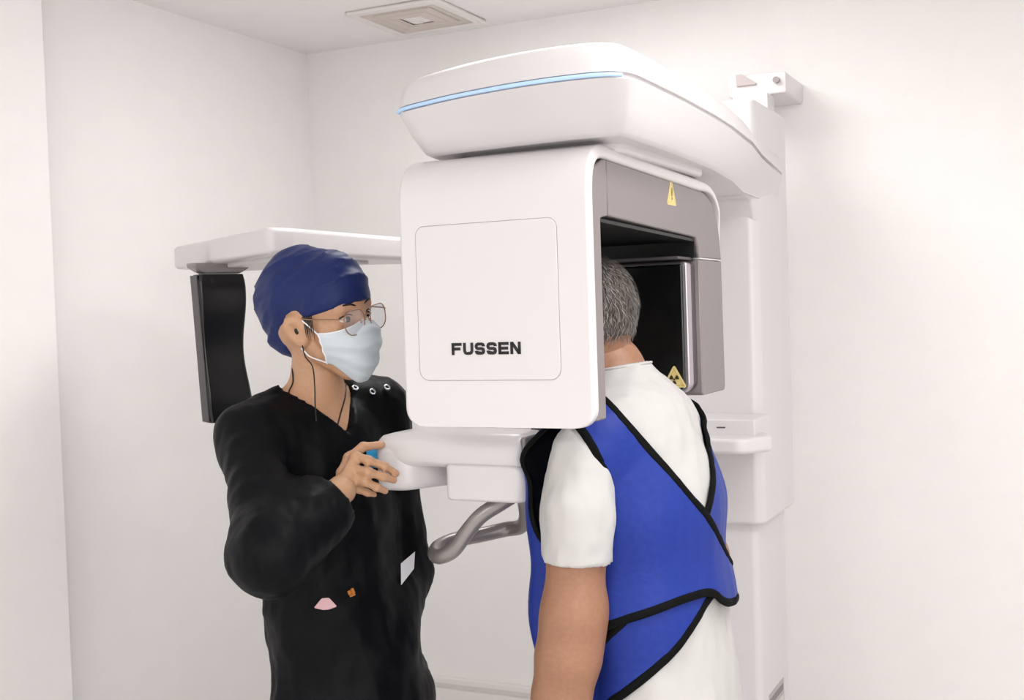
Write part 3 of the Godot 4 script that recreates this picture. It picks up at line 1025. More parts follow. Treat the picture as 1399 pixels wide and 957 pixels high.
func bump_at(kind: String, p: Vector3) -> float:
	match kind:
		"scrubs":
			var n := folds.get_noise_3d(p.x * 9.0, p.y * 5.0, p.z * 9.0)
			var m := folds.get_noise_3d(p.x * 22.0 + 5.0, p.y * 10.0, p.z * 22.0)
			return 0.008 * n + 0.0035 * m - 0.003
		"cap":
			var q: Vector3 = wf.head_inv * p
			# soft creases running up and forward from the nape
			var s := q.y * 0.8 - q.z * 0.6
			var n := folds.get_noise_3d(s * 17.0, (q.y * 0.6 + q.z * 0.8) * 4.0, q.x * 5.0)
			return 0.009 * (sqrt(absf(n) + 0.004) - 0.35)
		"shirt":
			var n := folds.get_noise_3d(p.x * 8.0, p.y * 6.0, p.z * 8.0)
			return 0.007 * n + 0.003 * folds.get_noise_3d(p.x * 26.0, p.y * 12.0, p.z * 26.0)
		"skin":
			return 0.0008 * folds.get_noise_3d(p.x * 60.0, p.y * 60.0, p.z * 60.0)
	return 0.0
func cut_at(kind: String, p: Vector3) -> float:
	match kind:
		"scrubs":
			var q := T_inv(p)
			var d := -1.0
			# V neck
			var tip := 1.335
			var side := (absf(q.x) - (q.y - tip) * 0.86) * 0.76
			d = maxf(d, -maxf(side, -(q.z + 0.01)))
			# neck opening
			d = maxf(d, minf(0.070 - Vector2(q.x, q.z + 0.012).length(), q.y - 1.385))
			d = maxf(d, 0.70 - q.y)
			# cuff of the raised sleeve
			d = maxf(d, minf((p - C3(-0.330, 1.232, 2.045)).dot(C3(0.11, 0.10, 0.15).normalized()), 0.09 - p.distance_to(C3(-0.31, 1.25, 2.07))))
			return d
		"cap":
			var q: Vector3 = wf.head_inv * p
			var a := (0.012 + 0.25 * q.z - q.y) * 0.96
			return minf(a, q.z + 0.022 + 0.12 * q.y)
		"shirt":
			var m := M_inv(p)
			return maxf(0.72 - m.z, (m.z - (1.450 + 0.14 * (m.x + 0.765))) * 0.98)
		"hair":
			return hair_edge(wf.hair_inv * p)
		"sleeve":
			var m := M_inv(p)
			return 1.134 - m.z - (m.x + 0.765) * 0.06
	return -1.0
func hand_bones(wrist: Vector3, chains: Array, radii: Array) -> Array:
	var o := []
	for k in chains.size():
		var c: Array = chains[k]
		o.append([wrist.lerp(c[0], 0.15), c[0], 0.014, radii[k] * 1.15])
		for j in c.size() - 1:
			o.append([c[j], c[j + 1], radii[k] * (1.08 - 0.1 * j), radii[k] * (1.0 - 0.11 * j)])
	return o
# tapered limb chain
func chain(p: Array, r: Array) -> Array:
	var o := []
	for k in p.size() - 1: o.append([p[k], p[k + 1], r[k], r[k + 1]])
	return o
func at_head(l: Array, ht: Transform3D) -> Array:
	var o := []
	for q in l:
		var e := [ht * (q[0] as Vector3), ht * (q[1] as Vector3), q[2], q[3]]
		if q.size() > 4:
			e.append(ht.basis * (q[4] as Vector3))
			e.append(q[5])
		o.append(e)
	return o
# head about the middle between the ears: x to the right ear, y up, z forward
func head_bones(s: float) -> Array:
	var X := Vector3.RIGHT
	var o := []
	for q in [
		[0, .042, -.03, 0, .046, .018, .082, .080, .92], [0, .0, -.035, 0, .01, -.02, .068, .068, 1.0],
		[0, .02, .035, 0, -.05, .043, .056, .044, 1.05], [.044, -.045, .008, .016, -.09, .062, .02, .018, 1.0], [-.044, -.045, .008, -.016, -.09, .062, .02, .018, 1.0],
		[-.008, -.088, .066, .008, -.088, .066, .022, .022, 1.0], [-.034, .03, .078, .034, .03, .078, .013, .013, 1.0],
		[0, .018, .092, 0, -.026, .108, .008, .012, 1.0], [-.009, -.03, .10, .009, -.03, .10, .0085, .0085, 1.0],
		[.038, -.022, .06, .045, -.02, .05, .024, .022, 1.0], [-.038, -.022, .06, -.045, -.02, .05, .024, .022, 1.0], [-.014, -.058, .09, .014, -.058, .09, .008, .008, 1.0]]:
		o.append([Vector3(q[0], q[1], q[2]) * s, Vector3(q[3], q[4], q[5]) * s, q[6] * s, q[7] * s, X, q[8]])
	return o
func ear_bones(sg: float, s: float) -> Array:
	var o := []
	var pts := [Vector3(.075, .004, .006), Vector3(.079, .018, .004), Vector3(.083, .028, -.008), Vector3(.086, .024, -.022), Vector3(.087, .008, -.028), Vector3(.084, -.010, -.023), Vector3(.080, -.024, -.011), Vector3(.077, -.032, -.002), Vector3(.075, -.026, .005)]
	for k in pts.size():
		pts[k] = Vector3(pts[k].x, -.006 + (pts[k].y + .002) * 0.82, .001 + (pts[k].z + .010) * 0.86)
	for k in pts.size() - 1:
		o.append([pts[k] * Vector3(sg, 1, 1) * s, pts[k + 1] * Vector3(sg, 1, 1) * s, .0042 * s, (.0042 if k < 6 else .0055) * s])
	o.append([Vector3(.073 * sg, .006, -.001) * s, Vector3(.072 * sg, -.012, .002) * s, .018 * s, .013 * s, Vector3.RIGHT, 0.2])
	o.append([Vector3(.074 * sg, -.004, .015) * s, Vector3(.074 * sg, -.009, .015) * s, .005 * s, .005 * s])
	return o

func build_operator():
	noise_setup()
	var base := T(0, 0, 0.02)
	base.y = 0.0
	var who = thing("person", "masked operator in black scrubs and navy cap, steadying the unit's blue-capped bar", "person", base)
	# head frame
	var yaw := deg_to_rad(56.0)
	var fwd := Vector3(sin(yaw), -0.02, cos(yaw)).normalized()
	var right := Vector3(-cos(yaw), 0, sin(yaw))
	var up := (Vector3.UP + right * 0.16).normalized()
	right = up.cross(fwd).normalized() * -1.0
	if right.dot(Vector3(-cos(yaw), 0, sin(yaw))) < 0.0: right = -right
	up = (up - fwd * up.dot(fwd)).normalized()
	var ht := Transform3D(Basis(right, up, fwd), C3(-0.362, 1.549, 2.26))
	wf.head = ht
	wf.head_inv = ht.affine_inverse()
	var shoulder := T(0.152, 1.335, -0.005)
	var elbow := C3(-0.412, 1.168, 1.93)
	var wrist := C3(-0.310, 1.249, 2.068)
	var lsh := T(-0.170, 1.362, -0.005)
	var lel := C3(-0.238, 1.035, 2.38)
	var lwr := C3(-0.265, 0.90, 2.22)
	var side := Vector3(-0.669, 0, 0.743)
	var torso := [
		[T(0, 1.30, 0.0), T(0, 1.16, 0.01), .100, .104, side, 1.32],
		[T(0, 1.16, 0.01), T(-0.015, 0.98, 0.03), .102, .104, side, 1.28],
		[T(-0.015, 0.98, 0.03), T(-0.03, 0.80, 0.045), .112, .118, side, 1.30],
		[T(-0.03, 0.80, 0.045), T(-0.03, 0.70, 0.045), .118, .120, side, 1.34],
		[T(0.138, 1.338, -0.01), T(-0.150, 1.364, -0.01), .050, .050],
		[T(0.065, 1.385, -0.018), T(0.14, 1.345, -0.012), .040, .044],
		[T(-0.065, 1.385, -0.018), T(-0.155, 1.372, -0.012), .040, .046]]
	var scrubs := torso.duplicate()
	scrubs.append_array(chain([shoulder, elbow, wrist.lerp(elbow, 0.1)], [.054, .051, .046]))
	scrubs.append([elbow, elbow.lerp(wrist, 0.55), .050, .049, Vector3.UP, 1.12])
	scrubs.append_array(chain([lsh, lel, lwr], [.056, .050, .046]))
	wf.scrubs = scrubs
	# body: head, neck, chest and arms as one surface
	var skin := Buf.new()
	var hb := at_head(head_bones(1.0), ht)
	nets(skin, hb + at_head(ear_bones(1.0, 0.96), ht) + [[ht * Vector3(0, -.045, -.02), T(0, 1.41, -0.012), .047, .046]], 0.0055, 0.0038, "skin")
	var under := []
	for q in torso:
		var e: Array = q.duplicate()
		e[2] -= 0.011
		e[3] -= 0.011
		under.append(e)
	under[2][2] -= 0.01
	under[2][3] -= 0.01
	under[3][2] -= 0.02
	under[3][3] -= 0.03
	under.append([ht * Vector3(0, -.06, -.022), T(0, 1.37, -0.012), .046, .054])
	under.append_array(chain([shoulder, elbow, wrist], [.042, .038, .027]))
	under.append_array(chain([lsh, lel, lwr], [.042, .037, .028]))
	nets(skin, under, 0.016, 0.008, "skin")
	wf.skin_bones = under
	# right hand closed on the bar's end
	var fingers := [
		[C3(-0.2870, 1.3040, 2.095), C3(-0.2630, 1.2980, 2.082), C3(-0.2360, 1.2840, 2.097), C3(-0.2170, 1.2680, 2.118)],
		[C3(-0.2910, 1.2830, 2.085), C3(-0.2630, 1.2790, 2.070), C3(-0.2380, 1.2670, 2.086), C3(-0.2210, 1.2570, 2.108)],
		[C3(-0.2940, 1.2650, 2.083), C3(-0.2680, 1.2610, 2.070), C3(-0.2500, 1.2490, 2.083), C3(-0.2370, 1.2390, 2.103)],
		[C3(-0.2990, 1.2520, 2.095), C3(-0.2830, 1.2450, 2.092), C3(-0.2690, 1.2370, 2.102), C3(-0.2590, 1.2310, 2.118)],
		[C3(-0.3120, 1.2750, 2.100), C3(-0.3030, 1.2990, 2.120), C3(-0.2790, 1.3160, 2.140), C3(-0.2470, 1.3170, 2.155)]]
	var hbones := hand_bones(wrist, fingers, [.0078, .0078, .0075, .0066, .0092])
	hbones.append([elbow.lerp(wrist, 0.7), wrist, .029, .025])
	nets(skin, hbones, 0.0024, 0.0025, "skin")
	put("body", skin, mats.skin_f, who, "", base)
	# scrubs
	var b := Buf.new()
	nets(b, scrubs, 0.016, 0.0075, "scrubs", "scrubs")
	var top := put("scrub_top", b, mats.scrubs, who, "loose black long-sleeved scrub top", base)
	# trousers, shoes (below the frame)
	b = Buf.new()
	var legs := []
	for s in [1.0, -1.0]:
		legs.append_array(chain([T(0.075 * s - 0.03, 0.80, 0.04), T(0.085 * s - 0.03, 0.48, 0.045), T(0.085 * s - 0.03, 0.07, 0.03)], [.088, .066, .055]))
	legs.append([T(-0.03, 0.84, 0.043), T(-0.03, 0.74, 0.043), .104, .104, side, 1.28])
	nets(b, legs, 0.014, 0.011)
	put("trousers", b, mats.scrubs, who, "", base)
	for s in [1.0, -1.0]:
		b = Buf.new()
		nets(b, [[T(0.085 * s - 0.03, 0.045, 0.0), T(0.095 * s - 0.03, 0.035, 0.14), .040, .034], [T(0.085 * s - 0.03, 0.06, 0.01), T(0.085 * s - 0.03, 0.08, 0.02), .042, .045]], 0.01, 0.008, "", "")
		put("shoe", b, mats.shoe, who, "", base)
	# cap
	b = Buf.new()
	var cap_bones := [[Vector3(0, .054, -.036), Vector3(0, .053, .022), .088, .084, Vector3.RIGHT, 0.94], [Vector3(0, .03, -.078), Vector3(0, -.022, -.078), .060, .052, Vector3.RIGHT, 1.12], [Vector3(0, .09, -.05), Vector3(0, .06, -.082), .05, .048, Vector3.RIGHT, 1.2]]
	nets(b, at_head(cap_bones, ht), 0.012, 0.0045, "cap", "cap")
	put("surgical_cap", b, mats.cap, who, "navy blue cloth surgical cap", base)
	# hair showing at the temple and under the cap
	b = Buf.new()
	for k in 8:
		var z0 := 0.020 + k * 0.0030
		tube(b, smooth_path([ht * Vector3(.0752 - k * .0003, .022, z0), ht * Vector3(.0765 - k * .0004, .004, z0 + .001), ht * Vector3(.0752 - k * .0004, -.012 - (k * 7 % 5) * .003, z0 - .002 + (k % 3) * .002)], 4), [.0010, .0010, .0010, .0009, .0009, .0008, .0007, .0005, .0002], 5)
	put("sideburn", b, mats.hair_black, who, "wisps of dark hair before the ear", base)
	build_mask(who, ht, base)
	build_glasses(who, ht, base)
	# eyes
	for s in [1.0, -1.0]:
		b = Buf.new()
		ball(b, ht * Transform3D(Basis().scaled(Vector3(.0125, .0056, .008)), Vector3(.031 * s, .008, .0835)), 14)
		var eye := put("eye", b, mats.eye_white, who, "", base)
		b = Buf.new()
		ball(b, ht * Transform3D(Basis().scaled(Vector3(.0064, .0058, .004)), Vector3(.030 * s - 0.001, .008, .0895)), 12)
		put("iris", b, mats.eye_dark, eye, "", base)
		b = Buf.new()
		tube(b, smooth_path([ht * Vector3(.017 * s, .014, .093), ht * Vector3(.031 * s, .0175, .0915), ht * Vector3(.045 * s, .012, .083)], 5), .0014, 6)
		put("eyelashes", b, mats.hair_black, who, "", base)
		b = Buf.new()
		tube(b, smooth_path([ht * Vector3(.012 * s, .031, .0985), ht * Vector3(.025 * s, .0355, .0965), ht * Vector3(.039 * s, .036, .0915)], 5), .0013, 6, true, false, 1.5, ht.basis.y)
		put("eyebrow", b, mats.hair_black, who, "", base)
	# earphone and its wire
	b = Buf.new()
	ball(b, ht * Transform3D(Basis().scaled(Vector3(.0062, .0082, .0066)), Vector3(.0780, -.004, .006)), 12)
	var ep := put("earphone", b, mats.cord_black, who, "black in-ear earphone", base)
	b = Buf.new()
	tube(b, smooth_path([ht * Vector3(.079, -.016, .010), ht * Vector3(.079, -.033, .014), ht * Vector3(.075, -.055, .014), C3(-0.370, 1.465, 2.166), C3(-0.366, 1.43, 2.158), C3(-0.366, 1.395, 2.155), C3(-0.364, 1.365, 2.15)], 6), .0013, 6)
	put("wire", b, mats.cord_black, ep, "", base)
	wf.who = who
	wf.base = base
	operator_details(who, top, base)

# distance along a ray to a blended body
func march(bones: Array, k: float, from: Vector3, dir: Vector3) -> Vector3:
	var t := 1.2
	for j in 90:
		var d := field(bones, k, from + dir * t)
		if d < 0.0006: break
		t += d * 0.7
		if t > 4.0: break
	return from + dir * t

func normal_of(bones: Array, k: float, p: Vector3) -> Vector3:
	var e := 0.003
	return Vector3(field(bones, k, p + Vector3(e, 0, 0)) - field(bones, k, p - Vector3(e, 0, 0)), field(bones, k, p + Vector3(0, e, 0)) - field(bones, k, p - Vector3(0, e, 0)), field(bones, k, p + Vector3(0, 0, e)) - field(bones, k, p - Vector3(0, 0, e))).normalized()
# frame on a cloth surface: z outwards, y upwards
func on_cloth(bones: Array, p: Vector3, lift_ := 0.004) -> Transform3D:
	for j in 10: p -= normal_of(bones, 0.016, p) * field(bones, 0.016, p) * 0.8
	var n := normal_of(bones, 0.016, p)
	var y := (Vector3.UP - n * n.y).normalized()
	return Transform3D(Basis(y.cross(n), y, n), p + n * lift_)
func operator_details(who, top, base):
	# snap fasteners on the left shoulder
	for p in [C3(-0.316, 1.408, 2.306), C3(-0.284, 1.400, 2.325), C3(-0.257, 1.406, 2.350)]:
		var f := on_cloth(wf.scrubs, p, 0.006)
		var sb := Buf.new()
		tube(sb, lift(rrect(0.011, 0.011, 0.0054, 5), f, 0.0), 0.0019, 6, false, true)
		put("snap_fastener", sb, mats.snap, top, "round silver snap fastener", base)
	# chest pocket patch with a pink slip showing
	var b := Buf.new()
	var f2 := on_cloth(wf.scrubs, C3(-0.358, 1.029, 2.131), 0.013)
	extrude(b, rounded([[-0.021, -0.004, 0.002], [-0.004, -0.009, 0.004], [0.006, -0.009, 0.004], [0.021, -0.005, 0.002], [0.007, 0.012, 0.006], [-0.006, 0.012, 0.006]], 3), f2, 0.002, 0.0, 1)
	put("pocket_slip", b, mats.pink, top, "pale pink slip peeping out of the pocket", base)
	b = Buf.new()
	f2 = on_cloth(wf.scrubs, C3(-0.315, 1.043, 2.152), 0.010)
	f2.basis = f2.basis * Basis(Vector3(0, 0, 1), 0.25)
	for q in [[-0.0035, 0.0025, 0.006, 0.008], [0.0035, 0.003, 0.006, 0.010], [0.0, -0.004, 0.011, 0.0035]]:
		extrude(b, rrect(q[2], q[3], 0.001, 2), f2 * Transform3D(Basis(), Vector3(q[0], q[1], 0)), 0.0015, 0.0, 1)
	put("emblem", b, plain(Color(0.72, 0.43, 0.12), 0.6), top, "small orange embroidered emblem", base)
	# white card at her left side
	b = Buf.new()
	var n := (C3(0, 1.06, 0) - C3(0, 1.06, 2.2)).normalized() * 0.016
	var q4 := [C3(-0.231, 1.070, 2.290), C3(-0.205, 1.087, 2.318), C3(-0.207, 1.056, 2.305), C3(-0.229, 1.034, 2.262)]
	var ring := PackedVector3Array()
	var ring2 := PackedVector3Array()
	for p in q4:
		ring.append(p + n)
		ring2.append(p + n * 0.85)
	rings(b, [ring, ring2])
	put("card", b, mats.card, top, "white card tucked in at the hip", base)
	# thin dark neck cord on both sides of the neck, ending under the neckline
	for l in [[C3(-0.432, 1.462, 2.25), C3(-0.428, 1.446, 2.222), C3(-0.424, 1.428, 2.202), C3(-0.413, 1.408, 2.188), C3(-0.402, 1.394, 2.182)], [C3(-0.325, 1.425, 2.300), C3(-0.325, 1.400, 2.265), C3(-0.325, 1.378, 2.228), C3(-0.330, 1.354, 2.203)]]:
		var skin_bones: Array = wf.skin_bones
		var pts := []
		for p in l:
			# laid on the skin
			var w: Vector3 = p
			for j in 12:
				var g := normal_of(skin_bones, 0.016, w)
				w -= g * (field(skin_bones, 0.016, w) - 0.0012) * 0.8
			pts.append(w)
		b = Buf.new()
		tube(b, smooth_path(pts, 5), 0.0014, 6)
		put("neck_cord", b, mats.cord_black, who, "thin dark neck cord", base)

func mask_point(s: float, t: float, out: float) -> Vector3:
	var phi := s * deg_to_rad(80.0)
	var c := absf(s)
	var top_y := lerpf(-0.002, -0.012, smoothstep(0.0, 0.8, c)) + 0.006 * exp(-pow(s / 0.18, 2.0))
	var bot_y := lerpf(-0.118, -0.072, smoothstep(0.1, 1.0, c))
	var y := lerpf(top_y, bot_y, t)
	# middle profile: bridge, nose tip, lips, chin, under the chin
	var prof := [0.103, 0.117, 0.121, 0.119, 0.115, 0.111, 0.106, 0.098, 0.082]
	var g := t * 8.0
	var zc := lerpf(prof[int(minf(g, 7.0))], prof[int(minf(g, 7.0)) + 1], g - int(minf(g, 7.0)))
	var zs := lerpf(0.026, 0.030, t)
	var w := lerpf(0.066, 0.050, t * t)
	var e := pow(maxf(cos(phi), 0.0), 0.85)
	var z := lerpf(zs, zc, e)
	# soft folds across the mask
	var pleat := 0.0032 * sin(t * 20.0 + 0.6 * sin(s * 4.0)) * (1.0 - 0.6 * c) * smoothstep(0.05, 0.2, t) * (1.0 - smoothstep(0.8, 0.97, t))
	return Vector3(w * sin(phi) / sin(deg_to_rad(80.0)) * (1.0 + out / 0.07), y, z + pleat + out)
func build_mask(who, ht: Transform3D, base: Vector3):
	var b := Buf.new()
	var R := []
	var ns := 36
	var nt := 40
	for k in ns + 1:
		var s := -1.0 + 2.0 * k / ns
		var ring := PackedVector3Array()
		for j in nt + 1: ring.append(ht * mask_point(s, float(j) / nt, 0.003))
		for j in nt + 1: ring.append(ht * mask_point(s, 1.0 - float(j) / nt, 0.001))
		R.append(ring)
	rings(b, R)
	var mask := put("face_mask", b, mats.mask, who, "pale blue pleated face mask", base)
	b = Buf.new()
	var edge := PackedVector3Array()
	for j in 13: edge.append(ht * mask_point(1.0, j / 12.0, 0.0025))
	tube(b, edge, .0018, 6, true)
	put("mask_binding", b, mats.mask_edge, mask, "", base)
	b = Buf.new()
	edge = PackedVector3Array()
	for j in 25: edge.append(ht * mask_point(-1.0 + j / 12.0, 0.0, 0.0025))
	tube(b, edge, .0016, 6, true)
	put("mask_binding", b, mats.mask_edge, mask, "", base)
	# ear loops of the near side
	b = Buf.new()
	tube(b, smooth_path([ht * mask_point(1.0, 0.02, 0.003), ht * Vector3(.075, .006, .03), ht * Vector3(.078, .018, .014), ht * Vector3(.082, .024, .0)], 6), .0016, 6)
	put("ear_loop", b, mats.mask_edge, mask, "", base)
	b = Buf.new()
	tube(b, smooth_path([ht * mask_point(1.0, 0.97, 0.003), ht * Vector3(.071, -.056, .024), ht * Vector3(.075, -.043, .012), ht * Vector3(.079, -.028, .0)], 6), .0016, 6)
	put("ear_loop", b, mats.mask_edge, mask, "", base)
func build_glasses(who, ht: Transform3D, base: Vector3):
	var root: MeshInstance3D
	for s in [1.0, -1.0]:
		var lt := ht * Transform3D(Basis(Vector3.UP, 0.10 * s), Vector3(.0335 * s, .003, .110))
		var o := rrect4(.050, .046, [.02, .02, .016, .016], 6)
		var b := Buf.new()
		tube(b, lift(o, lt, 0.0), .0011, 6, false, true)
		if s > 0.0: root = put("eyeglasses", b, mats.wire, who, "thin wire-rimmed eyeglasses", base)
		else: put("rim", b, mats.wire, root, "", base)
		b = Buf.new()
		extrude(b, inset(o, .0006), lt * Transform3D(Basis(), Vector3(0, 0, -.0007)), .0014, 0.0, 1)
		put("lens", b, mats.lens, root, "", base)
		b = Buf.new()
		tube(b, smooth_path([ht * Vector3(.0580 * s, .012, .107), ht * Vector3(.066 * s, .014, .098), ht * Vector3(.074 * s, .016, .04), ht * Vector3(.078 * s, .019, .012), ht * Vector3(.079 * s, .018, .006)], 6), .0013, 6)
		put("temple", b, mats.wire, root, "", base)
	var b2 := Buf.new()
	tube(b2, smooth_path([ht * Vector3(.0085, .010, .1125), ht * Vector3(0, .014, .1145), ht * Vector3(-.0085, .010, .1125)], 5), .0013, 6)
	put("bridge", b2, mats.wire, root, "", base)
	for s in [1.0, -1.0]:
		var b3 := Buf.new()
		ball(b3, ht * Transform3D(Basis().scaled(Vector3(.002, .005, .003)), Vector3(.0115 * s, .0, .106)), 8)
		put("nose_pad", b3, mats.wire, root, "", base)

# ------------------------------------------------------------------ the patient
# back to u, v, h
func M_inv(p: Vector3) -> Vector3:
	return Vector3(p.x * cos(TURN) + p.z * sin(TURN), p.x * sin(TURN) - p.z * cos(TURN), p.y)
func build_patient():
	var base := W3(-0.70, 2.0, 0.0)
	var who = thing("person", "grey-haired patient in white T-shirt and blue lead apron, seen from behind", "person", base)
	var V := W3(0, 1, 0)
	var torso := [
		[W3(-.722, 2.0, 1.325), W3(-.702, 2.0, 1.20), .096, .108, V, 1.52],
		[W3(-.722, 1.95, 1.355), W3(-.706, 2.10, 1.338), .056, .056],
		[W3(-.705, 2.0, 1.20), W3(-.70, 2.0, 1.02), .108, .112, V, 1.45],
		[W3(-.70, 2.0, 1.02), W3(-.682, 2.0, .86), .114, .116, V, 1.42],
		[W3(-.682, 2.0, .86), W3(-.68, 2.0, .70), .116, .114, V, 1.42],
		[W3(-.755, 1.845, 1.318), W3(-.755, 2.155, 1.318), .050, .050],
		[W3(-.745, 1.95, 1.395), W3(-.758, 1.85, 1.335), .042, .045],
		[W3(-.745, 2.05, 1.395), W3(-.758, 2.15, 1.335), .042, .045],
		[W3(-.758, 2.0, 1.39), W3(-.768, 2.0, 1.45), .062, .061]]
	wf.m_torso = torso
	var lsh := W3(-.765, 1.825, 1.315)
	var lel := W3(-.778, 1.79, 1.02)
	var lwr := W3(-.825, 1.785, .79)
	var rsh := W3(-.765, 2.175, 1.315)
	var rel := W3(-.675, 2.215, 1.065)
	var rwr := W3(-.835, 2.13, 1.125)
	var shirt := torso
	var sleeve_l := chain([W3(-.757, 1.86, 1.325), lsh, W3(-.766, 1.80, 1.22), W3(-.766, 1.788, 1.07)], [.048, .054, .058, .058])
	var sleeve_r := chain([W3(-.757, 2.14, 1.325), rsh, rsh.lerp(rel, 0.8)], [.048, .052, .056])
	# head
	var fwd := (W3(-1, 0, 0) + W3(0, 0.10, 0) + Vector3(0, -0.05, 0)).normalized()
	var right := W3(0, 1, 0)
	right = (right - fwd * right.dot(fwd)).normalized()
	var up := right.cross(fwd) * 1.0
	if up.y < 0.0: up = -up
	var ht := Transform3D(Basis(right, up, fwd), W3(-.836, 1.985, 1.520))
	wf.m_head = ht
	var skin := Buf.new()
	nets(skin, at_head(head_bones(1.03), ht) + at_head(ear_bones(1.0, 1.03), ht) + at_head(ear_bones(-1.0, 1.03), ht) + [[ht * Vector3(0, -.03, -.03), W3(-.768, 2.0, 1.42), .054, .055]], 0.006, 0.0045, "skin")
	var under := []
	for q in torso:
		var e: Array = q.duplicate()
		e[2] -= 0.014
		e[3] -= 0.014
		under.append(e)
	under[4][3] -= 0.03
	under.append([ht * Vector3(0, -.05, -.03), W3(-.766, 2.0, 1.40), .054, .056])
	nets(skin, under, 0.016, 0.0095, "skin")
	nets(skin, chain([lsh, W3(-.768, 1.80, 1.16), W3(-.776, 1.79, 1.04), W3(-.785, 1.785, .97), W3(-.80, 1.785, .90), lwr], [.044, .048, .052, .052, .047, .030]) + [[W3(-.765, 1.81, 1.0), W3(-.758, 1.80, 1.06), .03, .034]], 0.008, 0.006, "skin")
	nets(skin, chain([rsh, rel, rwr], [.044, .044, .030]), 0.008, 0.007, "skin")
	# left hand hanging relaxed
	var fs := []
	for k in 4:
		var vv := 1.765 + 0.0
		var u0 := -.862 + k * 0.021
		var ln: float = [0.9, 1.0, 0.94, 0.75][k]
		fs.append([W3(u0, 1.787, .715), W3(u0 - .004, 1.785, .715 - .042 * ln), W3(u0 - .004, 1.795, .715 - .066 * ln), W3(u0 - .002, 1.807, .715 - .084 * ln)])
	fs.append([W3(-.862, 1.795, .765), W3(-.886, 1.80, .738), W3(-.892, 1.80, .710), W3(-.892, 1.80, .688)])
	nets(skin, hand_bones(lwr, fs, [.0092, .0094, .009, .008, .0105]), 0.004, 0.0045, "skin")
	# right hand half closed before the chest
	fs = []
	for k in 4:
		var h0 := 1.160 - k * 0.019
		fs.append([W3(-.893, 2.115, h0), W3(-.922, 2.105, h0), W3(-.936, 2.085, h0), W3(-.926, 2.065, h0)])
	fs.append([W3(-.875, 2.10, 1.155), W3(-.895, 2.08, 1.165), W3(-.912, 2.07, 1.166), W3(-.925, 2.07, 1.164)])
	nets(skin, hand_bones(rwr, fs, [.009, .009, .009, .008, .0105]), 0.004, 0.0045, "skin")
	put("body", skin, mats.skin_m, who, "", base)
	var b := Buf.new()
	nets(b, shirt, 0.016, 0.0075, "shirt", "shirt")
	nets(b, sleeve_l, 0.010, 0.006, "shirt", "sleeve")
	nets(b, sleeve_r, 0.010, 0.0075, "shirt")
	var tee := put("t_shirt", b, mats.shirt, who, "white short-sleeved T-shirt", base)
	# ribbed collar and a red neck cord
	for q in [[0.0035, -0.001, 0.0024, "collar"], [0.0095, 0.010, 0.0022, "neck_cord"]]:
		var loop := []
		for k in 24:
			var g := TAU * k / 24
			var dir := W3(cos(g), sin(g), 0)
			var lo := 0.0
			var hi := 0.2
			var c := W3(-.767, 2.0, 0)
			for j in 12:
				var r := (lo + hi) / 2
				var pt := c + dir * r
				pt.y = 1.447 + 0.14 * cos(g) * r + q[1]
				if field(torso if q[3] == "collar" else [[ht * Vector3(0, -.03, -.03), W3(-.768, 2.0, 1.42), .054, .055]], 0.016 if q[3] == "collar" else 0.006, pt) < 0.0: lo = r
				else: hi = r
			var at: Vector3 = c + dir * (lo + q[0] - 0.004)
			at.y = 1.447 + 0.14 * cos(g) * lo + q[1]
			loop.append(at)
		b = Buf.new()
		tube(b, smooth_path(loop, 3, true), q[2], 8, false, true)
		if q[3] == "collar": put("collar", b, mats.shirt, tee, "", base)
		else: put("neck_cord", b, mats.cord_red, who, "reddish brown neck cord", base)
	# trousers and shoes, below the frame
	b = Buf.new()
	var legs := []
	for s in [1.0, -1.0]:
		legs.append_array(chain([W3(-.69, 2.0 + .085 * s, .80), W3(-.70, 2.0 + .10 * s, .46), W3(-.68, 2.0 + .10 * s, .07)], [.098, .074, .06]))
	legs.append([W3(-.685, 2.0, .84), W3(-.685, 2.0, .74), .100, .100, V, 1.40])
	nets(b, legs, 0.014, 0.011)
	put("trousers", b, mats.trousers, who, "", base)
	for s in [1.0, -1.0]:
		b = Buf.new()
		nets(b, [[W3(-.66, 2.0 + .10 * s, .048), W3(-.83, 2.0 + .115 * s, .036), .044, .036], [W3(-.67, 2.0 + .10 * s, .06), W3(-.68, 2.0 + .10 * s, .09), .046, .048]], 0.01, 0.009)
		put("shoe", b, mats.shoe, who, "", base)
	build_hair(who, ht, base)
	build_apron(who, base)

